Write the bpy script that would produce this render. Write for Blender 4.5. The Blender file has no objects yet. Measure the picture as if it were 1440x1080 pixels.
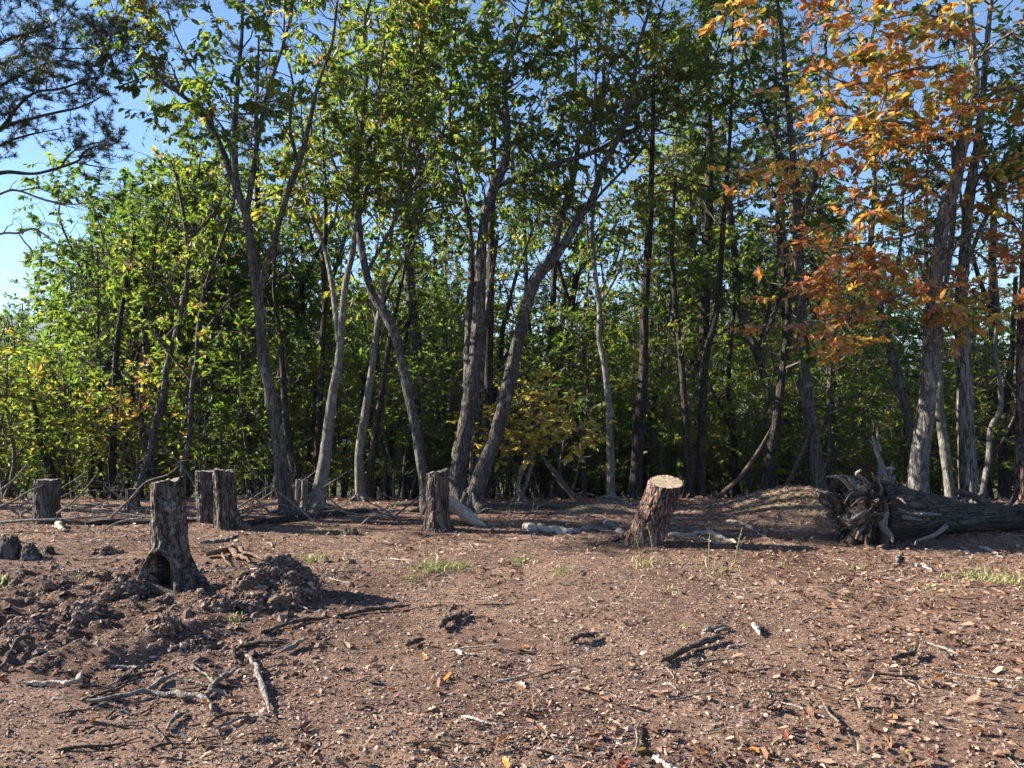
import bpy, math, random
import numpy as np
from mathutils import Vector, Matrix

R = math.radians
SC = bpy.context.scene
COL = SC.collection

# ------------------------------------------------------------------ camera
F = 1080.0                       # focal length in pixels of the 1440 px wide photograph
CAM_H = 1.6
PITCH = math.atan(20 / F)        # horizon at row 560
cam_d = bpy.data.cameras.new('camera')
cam = bpy.data.objects.new('camera', cam_d)
COL.objects.link(cam)
cam.location = (0, 0, CAM_H)
cam.rotation_euler = (math.pi / 2 + PITCH, 0, 0)
cam_d.sensor_width = 36
cam_d.lens = 36 * F / 1440
cam_d.clip_start = 0.05
cam_d.clip_end = 30000
SC.camera = cam

# ------------------------------------------------------------------ sky and sun
SUN_EL, SUN_AZ = R(26), R(78)    # azimuth to the left of the view direction
w = bpy.data.worlds.new('World')
SC.world = w
w.use_nodes = True
nt = w.node_tree
sky = nt.nodes.new('ShaderNodeTexSky')
sky.sky_type = 'NISHITA'
sky.sun_disc = False
sky.sun_elevation = SUN_EL
sky.sun_rotation = -SUN_AZ
sky.air_density = 1.0
sky.dust_density = 0.1
sky.ozone_density = 6.0
bg = nt.nodes['Background']
bg.inputs[1].default_value = 0.058
nt.links.new(sky.outputs[0], bg.inputs[0])
S = Vector((-math.sin(SUN_AZ) * math.cos(SUN_EL), math.cos(SUN_AZ) * math.cos(SUN_EL), math.sin(SUN_EL)))
sun_d = bpy.data.lights.new('sun', 'SUN')
sun_d.energy = 5.0
sun_d.angle = R(0.5)
sun_d.color = (1.0, 0.91, 0.77)
sun = bpy.data.objects.new('sun', sun_d)
COL.objects.link(sun)
sun.rotation_euler = S.to_track_quat('Z', 'Y').to_euler()
SC.view_settings.view_transform = 'Standard'
SC.view_settings.look = 'None'
SC.view_settings.gamma = 1
SC.view_settings.use_curve_mapping = False
SC.view_settings.exposure = 2.0
SC.render.engine = 'CYCLES'
SC.cycles.max_bounces = 8
SC.cycles.diffuse_bounces = 5
SC.cycles.glossy_bounces = 2
SC.cycles.transmission_bounces = 4
SC.cycles.use_denoising = True
SC.cycles.denoiser = 'OPENIMAGEDENOISE'
SC.cycles.sample_clamp_indirect = 4

# ------------------------------------------------------------------ numeric helpers
def vnoise(p, seed=0):
    p = np.asarray(p, float)
    i = np.floor(p).astype(np.int64)
    f = p - i
    u = f * f * (3 - 2 * f)
    def hsh(dx, dy, dz):
        n = ((i[..., 0] + dx) * 374761393 + (i[..., 1] + dy) * 668265263 + (i[..., 2] + dz) * 1440662683 + seed * 974634877) & 0xffffffff
        n = ((n ^ (n >> 13)) * 1274126177) & 0xffffffff
        n = ((n ^ (n >> 15)) * 2246822519) & 0xffffffff
        return ((n ^ (n >> 16)) & 0xffffff) / float(0xffffff)
    r = 0
    for dx in (0, 1):
        wx = u[..., 0] if dx else 1 - u[..., 0]
        for dy in (0, 1):
            wy = u[..., 1] if dy else 1 - u[..., 1]
            for dz in (0, 1):
                wz = u[..., 2] if dz else 1 - u[..., 2]
                r = r + hsh(dx, dy, dz) * wx * wy * wz
    return r

def fbm(p, octv=4, seed=0):
    p = np.asarray(p, float)
    a, s, t = 0.5, 0, 0
    for k in range(octv):
        s = s + a * vnoise(p, seed + k)
        t += a
        p = p * 2.03 + 11.3
        a *= 0.5
    return s / t

def unit(v):
    return v / np.maximum(np.linalg.norm(v, axis=-1, keepdims=True), 1e-9)

def p3(x, y, z=0):
    x, y = np.broadcast_arrays(np.asarray(x, float), np.asarray(y, float))
    return np.stack([x, y, np.full(x.shape, float(z))], -1)

def smoothstep(a, b, x):
    t = np.clip((x - a) / (b - a), 0, 1)
    return t * t * (3 - 2 * t)

def ground_h(x, y, fine=True):
    """height of the clearing: level, uneven, falling away behind its far edge"""
    x = np.asarray(x, float); y = np.asarray(y, float)
    t = np.maximum(0, y - 11.9)
    q = 1.5 * (1 - np.exp(-0.19 * t * t / (t + 1.2))) + 0.10 * np.maximum(0, t - 3)
    h = -45 * (1 - np.exp(-q / 45))
    near = np.exp(-np.maximum(0, np.hypot(x, y) - 25) / 10)
    h = h + near * 0.10 * (fbm(p3(x * 0.45, y * 0.45, 3), 3, 5) - 0.5)
    # churned earth on the left
    churn = smoothstep(-1.5, -2.4, x) * smoothstep(4.0, 4.9, y) * smoothstep(7.4, 6.4, y)
    h = h + churn * (0.20 * (fbm(p3(x * 3.2, y * 3.2, 1), 3, 9) - 0.42) + 0.03)
    # low leaf-covered bank behind the uprooted tree
    d2 = ((x - 3.95) / 0.85) ** 2 + ((y - 10.7) / 0.8) ** 2
    h = h + 0.38 * np.exp(-d2)
    d2 = ((x - 1.28) / 0.5) ** 2 + ((y - 10.9) / 0.4) ** 2
    h = h + 0.09 * np.exp(-d2)
    if fine:
        k = near * (0.6 + 1.2 * churn)
        h = h + k * 0.045 * (fbm(p3(x * 2.6, y * 2.6, 7), 3, 21) - 0.5)
        h = h + k * 0.055 * (fbm(p3(x * 9, y * 9, 9), 3, 31) - 0.5)
    return h

CP, SP = math.cos(PITCH), math.sin(PITCH)
def P(px, py, d):
    """point at forward distance d seen at that pixel of the photograph"""
    rx, rz = (px - 720) / F, (540 - py) / F
    fy, fz = CP - SP * rz, SP + CP * rz
    return np.array([rx / fy * d, d, CAM_H + fz / fy * d])

def G(px, py):
    """point of the ground seen at that pixel"""
    rx, rz = (px - 720) / F, (540 - py) / F
    fy, fz = CP - SP * rz, SP + CP * rz
    t = 0.0
    z = 0.0
    for _ in range(12):
        t = (z - CAM_H) / fz
        z = float(ground_h(rx * t, fy * t))
    return np.array([rx * t, fy * t, z])

def spline(pts, n):
    pts = np.asarray(pts, float)
    if len(pts) == 2:
        s = np.linspace(0, 1, n)[:, None]
        return pts[0] * (1 - s) + pts[1] * s
    seg = np.concatenate([[0], np.cumsum(np.linalg.norm(np.diff(pts[:, :3], axis=0), axis=1) + 1e-6)])
    t = np.linspace(0, seg[-1], n)
    ext = np.vstack([2 * pts[0] - pts[1], pts, 2 * pts[-1] - pts[-2]])
    k = np.clip(np.searchsorted(seg, t, side='right') - 1, 0, len(pts) - 2)
    u = ((t - seg[k]) / (seg[k + 1] - seg[k]))[:, None]
    a, b, c, d = ext[k], ext[k + 1], ext[k + 2], ext[k + 3]
    return 0.5 * ((2 * b) + (-a + c) * u + (2 * a - 5 * b + 4 * c - d) * u ** 2 + (-a + 3 * b - 3 * c + d) * u ** 3)

# ------------------------------------------------------------------ mesh builder
class MB:
    def __init__(s):
        s.v, s.t, s.q3, s.q4, s.n = [], [], [], [], 0
        s.m3, s.m4 = [], []
    def add(s, v, tris=None, quads=None, tint=0.5, mat=0):
        v = np.asarray(v, float).reshape(-1, 3)
        s.v.append(v)
        s.t.append(np.broadcast_to(np.asarray(tint, float), (len(v),)))
        if tris is not None and len(tris):
            tris = np.asarray(tris, np.int64)
            s.q3.append(tris + s.n); s.m3.append(np.full(len(tris), mat))
        if quads is not None and len(quads):
            quads = np.asarray(quads, np.int64)
            s.q4.append(quads + s.n); s.m4.append(np.full(len(quads), mat))
        s.n += len(v)
        return s
    def mesh(s, name, mats, origin=(0, 0, 0), smooth=True):
        me = bpy.data.meshes.new(name)
        v = (np.vstack(s.v) - np.asarray(origin, float)).astype(np.float32)
        q3 = np.vstack(s.q3) if s.q3 else np.zeros((0, 3), np.int64)
        q4 = np.vstack(s.q4) if s.q4 else np.zeros((0, 4), np.int64)
        me.vertices.add(len(v))
        me.vertices.foreach_set('co', v.ravel())
        loops = np.concatenate([q3.ravel(), q4.ravel()]).astype(np.int32)
        me.loops.add(len(loops))
        me.loops.foreach_set('vertex_index', loops)
        nf = len(q3) + len(q4)
        me.polygons.add(nf)
        st = np.concatenate([np.arange(len(q3)) * 3, len(q3) * 3 + np.arange(len(q4)) * 4]).astype(np.int32)
        me.polygons.foreach_set('loop_start', st)
        me.polygons.foreach_set('use_smooth', np.full(nf, smooth))
        mats = mats if isinstance(mats, (list, tuple)) else [mats]
        for m in mats:
            me.materials.append(m)
        if len(mats) > 1:
            mi = np.concatenate((s.m3 or [np.zeros(0)]) + (s.m4 or [np.zeros(0)])).astype(np.int32)
            me.polygons.foreach_set('material_index', mi)
        a = me.attributes.new('tint', 'FLOAT', 'POINT')
        a.data.foreach_set('value', np.concatenate(s.t).astype(np.float32))
        me.update(calc_edges=True)
        return me
    def build(s, name, mats, parent=None, kind=None, smooth=True, label=None, cat=None, group=None, origin=None):
        if s.n == 0:
            return None
        if origin is None:
            origin = np.array(parent.location) if parent else np.zeros(3)
            if parent and parent.parent:
                origin = origin + np.array(parent.parent.location)
        o = bpy.data.objects.new(name, s.mesh(name, mats, origin, smooth))
        COL.objects.link(o)
        if parent:
            o.parent = parent
        else:
            o.location = origin
        tag(o, label, cat, group, kind)
        return o

def tag(o, label=None, cat=None, group=None, kind=None):
    if label: o['label'] = label
    if cat: o['category'] = cat
    if group: o['group'] = group
    if kind: o['kind'] = kind
    return o

def thing(name, label, cat, loc, group=None):
    o = bpy.data.objects.new(name, None)
    o.empty_display_size = 0.1
    COL.objects.link(o)
    o.location = [float(c) for c in loc]
    return tag(o, label, cat, group)

def dup(root, loc, rotz, scale, label, group):
    r = root.copy(); COL.objects.link(r)
    r.location = loc; r.rotation_euler = (0, 0, rotz); r.scale = (scale,) * 3
    r['label'] = label; r['group'] = group
    for ch in root.children:
        c = ch.copy(); COL.objects.link(c); c.parent = r
    return r

def tubes(Pts, Rad, sides, tint=0.5):
    """many tubes of the same number of rings at once: Pts (N,k,3), Rad (N,k)"""
    Pts = np.asarray(Pts, float); N, k, _ = Pts.shape
    T = unit(np.gradient(Pts, axis=1))
    avg = unit(T.mean(axis=1))
    ref = np.where(np.abs(avg[:, 2:3]) > 0.8, np.array([[1.0, 0.15, 0]]), np.array([[0, 0, 1.0]]))
    N1 = unit(np.cross(T, ref[:, None, :]))
    N2 = np.cross(T, N1)
    th = np.arange(sides) * 2 * math.pi / sides
    off = np.cos(th)[None, None, :, None] * N1[:, :, None, :] + np.sin(th)[None, None, :, None] * N2[:, :, None, :]
    v = Pts[:, :, None, :] + np.asarray(Rad)[:, :, None, None] * off
    j = np.arange(sides); jn = (j + 1) % sides
    a = np.arange(k - 1)[:, None] * sides
    q = np.stack([a + j, a + jn, a + sides + jn, a + sides + j], -1).reshape(-1, 4)
    quads = (np.arange(N)[:, None, None] * (k * sides) + q[None]).reshape(-1, 4)
    tt = np.repeat(np.broadcast_to(np.asarray(tint, float), (N,)), k * sides)
    return v.reshape(-1, 3), quads, tt

def bark_tube(mb, pts, rad, sides=18, amp=0.012, fz=3.0, fc=26, seed=0, step=0.07, tint=0.5, cap=True, lump=0.06):
    """trunk or limb with furrowed bark as real relief; pts (n,3), rad (n)"""
    pr = np.column_stack([pts, rad])
    L = np.linalg.norm(np.diff(np.asarray(pts), axis=0), axis=1).sum()
    k = max(6, int(L / step))
    c = spline(pr, k)
    Q, rr = c[:, :3], np.maximum(c[:, 3], 0.003)
    s = np.concatenate([[0], np.cumsum(np.linalg.norm(np.diff(Q, axis=0), axis=1))])
    v, quads, _ = tubes(Q[None], rr[None], sides)
    v = v.reshape(k, sides, 3)
    th = np.arange(sides) * 2 * math.pi / sides
    rm = float(np.mean(rr[: max(3, k // 2)]))
    pp = np.stack([np.broadcast_to(np.cos(th) * rm * fc, (k, sides)), np.broadcast_to(np.sin(th) * rm * fc, (k, sides)),
                   np.broadcast_to((s * fz)[:, None], (k, sides))], -1)
    n1 = np.abs(2 * fbm(pp, 3, seed) - 1)
    n2 = fbm(pp * np.array([0.12, 0.12, 0.5]) + 5, 2, seed + 3) - 0.5
    d = np.minimum(amp, rr * 0.22)[:, None] * (2.2 * n1 - 0.6) + rr[:, None] * lump * 4 * n2
    out = unit(v - Q[:, None, :])
    v = v + out * d[..., None]
    mb.add(v, quads=quads, tint=tint)
    if cap:
        for ring, rev in ((0, True), (k - 1, False)):
            cc = v[ring].mean(axis=0)
            idx = np.arange(sides)
            tri = np.stack([np.full(sides, sides), idx, (idx + 1) % sides], -1)
            if rev: tri = tri[:, ::-1]
            mb.add(np.vstack([v[ring], cc]), tris=tri, tint=tint)
    return Q, rr

def place(template, tri, quad, pos, X, Y, Z, scl, tint, mb):
    """copies of a small template at N frames into one mesh"""
    t = np.asarray(template, float)
    N, k = len(pos), len(t)
    if N == 0: return
    scl = np.broadcast_to(np.asarray(scl, float), (N,))
    v = pos[:, None, :] + scl[:, None, None] * (t[None, :, 0:1] * X[:, None, :] + t[None, :, 1:2] * Y[:, None, :] + t[None, :, 2:3] * Z[:, None, :])
    off = (np.arange(N) * k)[:, None, None]
    T3 = (np.asarray(tri)[None] + off).reshape(-1, 3) if tri is not None else None
    T4 = (np.asarray(quad)[None] + off).reshape(-1, 4) if quad is not None else None
    mb.add(v, tris=T3, quads=T4, tint=np.repeat(np.broadcast_to(np.asarray(tint, float), (N,)), k))

# ------------------------------------------------------------------ materials
def new_mat(name):
    m = bpy.data.materials.new(name)
    m.use_nodes = True
    n = m.node_tree
    n.nodes.clear()
    out = n.nodes.new('ShaderNodeOutputMaterial')
    return m, n, out

def ramp(n, stops, interp='LINEAR'):
    r = n.nodes.new('ShaderNodeValToRGB')
    r.color_ramp.interpolation = interp
    e = r.color_ramp.elements
    while len(e) < len(stops): e.new(0.5)
    for i, (p, c) in enumerate(stops):
        e[i].position = p
        e[i].color = (*c, 1)
    return r

def tex(n, scale, detail=4, vec=None, kind='noise', rough=0.6):
    t = n.nodes.new('ShaderNodeTexNoise' if kind == 'noise' else 'ShaderNodeTexVoronoi')
    t.inputs['Scale'].default_value = scale
    if kind == 'noise':
        t.inputs['Detail'].default_value = detail
        t.inputs['Roughness'].default_value = rough
    if vec is not None: n.links.new(vec, t.inputs['Vector'])
    return t

def mixc(n, fac, a, b, mode='MIX'):
    m = n.nodes.new('ShaderNodeMix')
    m.data_type = 'RGBA'; m.blend_type = mode
    for s, val in ((0, fac), (6, a), (7, b)):
        if hasattr(val, 'is_linked') or hasattr(val, 'links'):
            n.links.new(val, m.inputs[s])
        else:
            m.inputs[s].default_value = val if s == 0 else (*val, 1)
    return m.outputs[2]

def mapping(n, scale, coord='Object'):
    tc = n.nodes.new('ShaderNodeTexCoord')
    mp = n.nodes.new('ShaderNodeMapping')
    mp.inputs['Scale'].default_value = scale
    n.links.new(tc.outputs[coord], mp.inputs[0])
    return mp.outputs[0]

def leaf_mat(name, stops, tstops, trans=0.4, rough=0.42, spec=0.4, source='tint'):
    m, n, out = new_mat(name)
    if source == 'tint':
        a = n.nodes.new('ShaderNodeAttribute'); a.attribute_name = 'tint'
        fac = a.outputs['Fac']
    else:
        fac = n.nodes.new('ShaderNodeObjectInfo').outputs['Random']
    r1, r2 = ramp(n, stops), ramp(n, tstops)
    n.links.new(fac, r1.inputs[0]); n.links.new(fac, r2.inputs[0])
    p = n.nodes.new('ShaderNodeBsdfPrincipled')
    p.inputs['Roughness'].default_value = rough
    p.inputs['Specular IOR Level'].default_value = spec
    t = n.nodes.new('ShaderNodeBsdfTranslucent')
    mx = n.nodes.new('ShaderNodeMixShader'); mx.inputs[0].default_value = trans
    n.links.new(r1.outputs[0], p.inputs['Base Color'])
    n.links.new(r2.outputs[0], t.inputs['Color'])
    n.links.new(p.outputs[0], mx.inputs[1]); n.links.new(t.outputs[0], mx.inputs[2])
    n.links.new(mx.outputs[0], out.inputs[0])
    return m

GREEN = [(0, (.028, .050, .018)), (.45, (.070, .100, .026)), (.72, (.125, .138, .03)), (.9, (.23, .185, .04)), (1, (.29, .15, .045))]
GREEN_T = [(0, (.06, .13, .02)), (.45, (.17, .28, .03)), (.72, (.34, .38, .04)), (.9, (.5, .40, .06)), (1, (.52, .25, .06))]
M = {}
M['leaf'] = leaf_mat('oak_leaf', GREEN, GREEN_T, trans=0.5)
M['leaf_far'] = leaf_mat('forest_leaf', GREEN, GREEN_T, trans=0.52, rough=0.5)
M['leaf_gold'] = leaf_mat('gold_leaf', [(0, (.28, .25, .05)), (.5, (.52, .40, .10)), (1, (.6, .43, .12))],
                          [(0, (.4, .38, .06)), (.5, (.75, .6, .12)), (1, (.85, .6, .14))])
AUT = [(0, (.13, .16, .04)), (.2, (.28, .25, .055)), (.38, (.50, .33, .07)), (.58, (.50, .23, .07)), (.78, (.40, .14, .065)), (1, (.48, .29, .19))]
AUT_T = [(0, (.25, .34, .06)), (.2, (.55, .47, .09)), (.38, (.82, .52, .09)), (.58, (.80, .34, .07)), (.78, (.62, .2, .08)), (1, (.68, .38, .22))]
M['leaf_autumn'] = leaf_mat('autumn_leaf', AUT, AUT_T, trans=0.5)
M['leaf_autumn_single'] = leaf_mat('autumn_leaf_single', AUT, AUT_T, trans=0.5, source='object')
M['needle'] = leaf_mat('pine_needle', [(0, (.045, .062, .040)), (.6, (.08, .10, .052)), (1, (.15, .12, .07))],
                       [(0, (.04, .07, .02)), (.6, (.08, .11, .03)), (1, (.14, .10, .04))], trans=0.2, rough=0.5)
M['dry_leaf'] = leaf_mat('dry_leaf', [(0, (.085, .045, .03)), (.3, (.17, .09, .055)), (.55, (.26, .16, .105)), (.75, (.36, .25, .18)), (.9, (.36, .13, .05)), (1, (.46, .40, .34))],
                         [(0, (.12, .05, .03)), (.5, (.3, .16, .08)), (1, (.4, .25, .15))], trans=0.15, rough=0.55, spec=0.3)
for nm, c in (('brown', (.16, .085, .05)), ('tan', (.38, .27, .19)), ('orange', (.46, .20, .05)), ('gold', (.5, .33, .08)), ('red', (.26, .06, .035))):
    M['fallen_' + nm] = leaf_mat('fallen_leaf_' + nm, [(0, tuple(k * .75 for k in c)), (1, tuple(min(1, k * 1.2) for k in c))],
                                 [(0, tuple(k * .8 for k in c)), (1, c)], trans=0.18, rough=0.5, source='object')
M['grass'] = leaf_mat('grass_blade', [(0, (.10, .135, .045)), (.6, (.20, .215, .085)), (1, (.38, .32, .17))],
                      [(0, (.2, .35, .05)), (.6, (.4, .5, .1)), (1, (.5, .45, .15))], trans=0.22)

def bark_mat(name, dark, mid, pale, lichen=None, lich_amt=0.5, zs=0.22, scale=16, bump=0.5, rough=0.9, furrow=0.75, scl=None, lscale=9):
    m, n, out = new_mat(name)
    v = mapping(n, scl or (1, 1, zs))
    a = tex(n, scale, 4, v, rough=0.55)
    b = tex(n, scale * 3.1, 4, v)
    big = tex(n, 2.2, 3, mapping(n, (1, 1, .5)))
    r = ramp(n, [(.32, dark), (.5, mid), (.66, pale)])
    n.links.new(b.outputs['Fac'], r.inputs[0])
    col = mixc(n, 0.5, r.outputs[0], ramp_from(n, big, mid, pale))
    # dark furrows between plates
    sub = n.nodes.new('ShaderNodeMath'); sub.operation = 'SUBTRACT'; sub.inputs[1].default_value = 0.5
    n.links.new(a.outputs['Fac'], sub.inputs[0])
    ab = n.nodes.new('ShaderNodeMath'); ab.operation = 'ABSOLUTE'; n.links.new(sub.outputs[0], ab.inputs[0])
    fr = ramp(n, [(.005, (furrow,) * 3), (.055, (0, 0, 0))]); n.links.new(ab.outputs[0], fr.inputs[0])
    col = mixc(n, fr.outputs[0], col, tuple(c * .45 for c in dark))
    if lichen:
        c = tex(n, lscale, 5, mapping(n, (1, 1, 0.7)), rough=0.7)
        rr = ramp(n, [(lich_amt, (0, 0, 0)), (lich_amt + .06, (.75, .75, .75))])
        n.links.new(c.outputs['Fac'], rr.inputs[0])
        col = mixc(n, rr.outputs[0], col, lichen)
    p = n.nodes.new('ShaderNodeBsdfPrincipled')
    p.inputs['Roughness'].default_value = rough
    p.inputs['Specular IOR Level'].default_value = 0.2
    n.links.new(col, p.inputs['Base Color'])
    bp = n.nodes.new('ShaderNodeBump'); bp.inputs['Strength'].default_value = bump; bp.inputs['Distance'].default_value = 0.03
    fh = ramp(n, [(0, (0, 0, 0)), (.10, (1, 1, 1))]); n.links.new(ab.outputs[0], fh.inputs[0])
    add = n.nodes.new('ShaderNodeMath'); add.operation = 'ADD'
    n.links.new(fh.outputs[0], add.inputs[0]); n.links.new(b.outputs['Fac'], add.inputs[1])
    n.links.new(add.outputs[0], bp.inputs['Height'])
    n.links.new(bp.outputs[0], p.inputs['Normal'])
    n.links.new(p.outputs[0], out.inputs[0])
    return m

def ramp_from(n, t, c0, c1):
    r = ramp(n, [(.35, c0), (.65, c1)])
    n.links.new(t.outputs['Fac'], r.inputs[0])
    return r.outputs[0]

M['bark_grey'] = bark_mat('grey_oak_bark', (.034, .028, .024), (.085, .072, .062), (.17, .15, .13), (.225, .235, .205), 0.57, bump=0.9)
M['bark_pale'] = bark_mat('pale_maple_bark', (.055, .047, .04), (.12, .108, .093), (.205, .188, .163), (.26, .27, .23), 0.55, furrow=.4)
M['bark_sun_tone'] = bark_mat('pale_grey_bark_sun_tone', (.06, .05, .043), (.17, .152, .135), (.28, .26, .235), (.33, .335, .30), 0.56, bump=0.9)  # pale grey bark, lightened further to stand in for missing sunlight
M['bark_shag'] = bark_mat('shaggy_bark', (.05, .042, .035), (.19, .17, .145), (.33, .30, .26), None, scale=14, zs=0.14, bump=1.0, furrow=.95)
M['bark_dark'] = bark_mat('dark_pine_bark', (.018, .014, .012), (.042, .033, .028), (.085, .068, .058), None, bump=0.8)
M['bark_stump'] = bark_mat('old_stump_bark', (.035, .027, .023), (.105, .08, .067), (.21, .17, .145), (.34, .345, .31), 0.545, zs=0.35, scale=18, bump=1.0, lscale=15, furrow=.9)
M['bark_split'] = bark_mat('split_stump_bark', (.035, .026, .022), (.115, .085, .068), (.23, .18, .15), (.30, .31, .28), 0.60, zs=0.14, scale=17, bump=1.0, lscale=12, furrow=.95)
M['bark_red'] = bark_mat('red_pine_bark', (.04, .022, .018), (.165, .095, .076), (.34, .235, .195), None, zs=0.30, scale=13, bump=1.0, furrow=.95)
M['twig'] = bark_mat('twig_bark', (.04, .032, .028), (.085, .07, .06), (.13, .11, .095), None, zs=1, bump=0.2, furrow=.3)
M['dead'] = bark_mat('weathered_wood', (.07, .058, .05), (.17, .148, .13), (.32, .29, .26), None, zs=1, scale=22, bump=0.5, furrow=.7)
M['dead_brown'] = bark_mat('brown_dead_wood', (.035, .025, .02), (.095, .068, .052), (.19, .145, .115), None, zs=1, scale=24, bump=0.6, furrow=.7)
M['root_brown'] = bark_mat('brown_root_wood', (.08, .05, .034), (.20, .13, .09), (.34, .24, .17), None, zs=1, scale=24, bump=0.6, furrow=.6)
M['root_mass'] = bark_mat('torn_root_wood', (.03, .022, .017), (.12, .088, .066), (.27, .21, .165), (.36, .33, .29), 0.56, zs=.7, scale=13, bump=1.0, furrow=.9, lscale=7)
M['log'] = bark_mat('rotting_log', (.022, .018, .015), (.065, .052, .044), (.15, .13, .115), None, scl=(.07, 1, 1), scale=26, bump=1.0, furrow=.85)
M['debark'] = bark_mat('pale_debarked_wood', (.18, .14, .115), (.33, .27, .225), (.50, .44, .385), None, zs=1, scale=14, bump=0.4, furrow=.45)
M['rot'] = bark_mat('rotten_heartwood_shaded', (.012, .008, .006), (.03, .018, .013), (.07, .042, .03), None, zs=0.4, scale=18, bump=0.6)  # rotten wood, coloured darker still to imitate shade inside the hollow

def cut_mat():
    m, n, out = new_mat('sawn_wood')
    tc = n.nodes.new('ShaderNodeTexCoord')
    wv = n.nodes.new('ShaderNodeTexWave'); wv.wave_type = 'RINGS'; wv.rings_direction = 'Z'
    wv.inputs['Scale'].default_value = 22; wv.inputs['Distortion'].default_value = 2.5; wv.inputs['Detail'].default_value = 3
    n.links.new(tc.outputs['Object'], wv.inputs['Vector'])
    r = ramp(n, [(0, (.34, .235, .15)), (.6, (.50, .38, .26)), (1, (.58, .46, .33))])
    n.links.new(wv.outputs['Fac'], r.inputs[0])
    t = tex(n, 14, 5)
    n.links.new(tc.outputs['Object'], t.inputs['Vector'])
    rr = ramp(n, [(.45, (.6, .6, .6)), (.7, (1, 1, 1))]); n.links.new(t.outputs['Fac'], rr.inputs[0])
    col = mixc(n, 1.0, r.outputs[0], rr.outputs[0], 'MULTIPLY')
    p = n.nodes.new('ShaderNodeBsdfPrincipled'); p.inputs['Roughness'].default_value = 0.85
    n.links.new(col, p.inputs['Base Color']); n.links.new(p.outputs[0], out.inputs[0])
    return m
M['cut'] = cut_mat()
M['cut_grey'] = bark_mat('weathered_cut', (.12, .10, .085), (.24, .20, .17), (.36, .31, .27), None, zs=1, scale=20)

def soil_mat(name, k=1.0, floor=False):
    m, n, out = new_mat(name)
    v = mapping(n, (1, 1, 1))
    big = tex(n, 1.1, 4, v); mid = tex(n, 9, 5, v); fin = tex(n, 60, 5, v, rough=0.7); vf = tex(n, 210, 3, v)
    r1 = ramp(n, [(.34, tuple(k * c for c in (0.085, 0.057, 0.047))), (.5, tuple(k * c for c in (0.164, 0.117, 0.093))), (.66, tuple(k * c for c in (0.261, 0.194, 0.153)))])
    n.links.new(mid.outputs['Fac'], r1.inputs[0])
    r2 = ramp(n, [(.32, tuple(k * c for c in (0.060, 0.040, 0.034))), (.48, tuple(k * c for c in (0.160, 0.113, 0.092))), (.58, tuple(k * c for c in (0.301, 0.225, 0.179))), (.70, tuple(k * c for c in (0.462, 0.376, 0.313)))])
    n.links.new(fin.outputs['Fac'], r2.inputs[0])
    c = mixc(n, 0.55, r1.outputs[0], r2.outputs[0])
    rb = ramp(n, [(.40, (.85, .72, .68)), (.60, (1.2, 1.08, .98))]); n.links.new(big.outputs['Fac'], rb.inputs[0])
    c = mixc(n, 1.0, c, rb.outputs[0], 'MULTIPLY')
    rv = ramp(n, [(.3, (.7, .7, .7)), (.7, (1.25, 1.22, 1.2))]); n.links.new(vf.outputs['Fac'], rv.inputs[0])
    c = mixc(n, 0.8, c, rv.outputs[0], 'MULTIPLY')
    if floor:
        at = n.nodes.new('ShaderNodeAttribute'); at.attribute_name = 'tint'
        rh = ramp(n, [(.5, (1, 1, 1)), (1, (.62, .58, .55))]); n.links.new(at.outputs['Fac'], rh.inputs[0])  # high tint darkens the soil: humus and painted shading alike
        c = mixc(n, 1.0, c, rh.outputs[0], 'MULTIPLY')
        rs_ = ramp(n, [(.05, (1, 1, 1)), (.45, (0, 0, 0))]); n.links.new(at.outputs['Fac'], rs_.inputs[0])
        rt_ = ramp(n, [(.35, (.13, .095, .06)), (.65, (.31, .24, .15))]); n.links.new(fin.outputs['Fac'], rt_.inputs[0])
        c = mixc(n, rs_.outputs[0], c, rt_.outputs[0])
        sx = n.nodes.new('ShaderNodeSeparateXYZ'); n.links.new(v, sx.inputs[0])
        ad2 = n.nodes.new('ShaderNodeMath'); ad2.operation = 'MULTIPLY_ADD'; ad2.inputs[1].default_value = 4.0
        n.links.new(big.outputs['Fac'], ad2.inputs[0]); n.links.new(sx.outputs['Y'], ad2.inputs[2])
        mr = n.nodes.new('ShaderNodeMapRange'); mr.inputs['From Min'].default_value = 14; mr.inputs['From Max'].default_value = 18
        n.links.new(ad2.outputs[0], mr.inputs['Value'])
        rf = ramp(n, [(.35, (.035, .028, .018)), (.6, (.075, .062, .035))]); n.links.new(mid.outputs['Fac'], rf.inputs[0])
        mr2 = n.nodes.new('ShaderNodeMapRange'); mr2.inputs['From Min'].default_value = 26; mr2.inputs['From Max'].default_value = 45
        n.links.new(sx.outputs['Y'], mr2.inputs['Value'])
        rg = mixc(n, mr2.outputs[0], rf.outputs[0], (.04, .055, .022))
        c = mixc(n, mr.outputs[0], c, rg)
    p = n.nodes.new('ShaderNodeBsdfPrincipled'); p.inputs['Roughness'].default_value = 0.95
    p.inputs['Specular IOR Level'].default_value = 0.15
    n.links.new(c, p.inputs['Base Color'])
    b = n.nodes.new('ShaderNodeBump'); b.inputs['Strength'].default_value = 0.9; b.inputs['Distance'].default_value = 0.012
    ad = n.nodes.new('ShaderNodeMath'); ad.operation = 'ADD'
    n.links.new(fin.outputs['Fac'], ad.inputs[0]); n.links.new(vf.outputs['Fac'], ad.inputs[1])
    n.links.new(ad.outputs[0], b.inputs['Height']); n.links.new(b.outputs[0], p.inputs['Normal'])
    n.links.new(p.outputs[0], out.inputs[0])
    return m
M['soil'] = soil_mat('bare_soil', 1.0, True)

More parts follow.
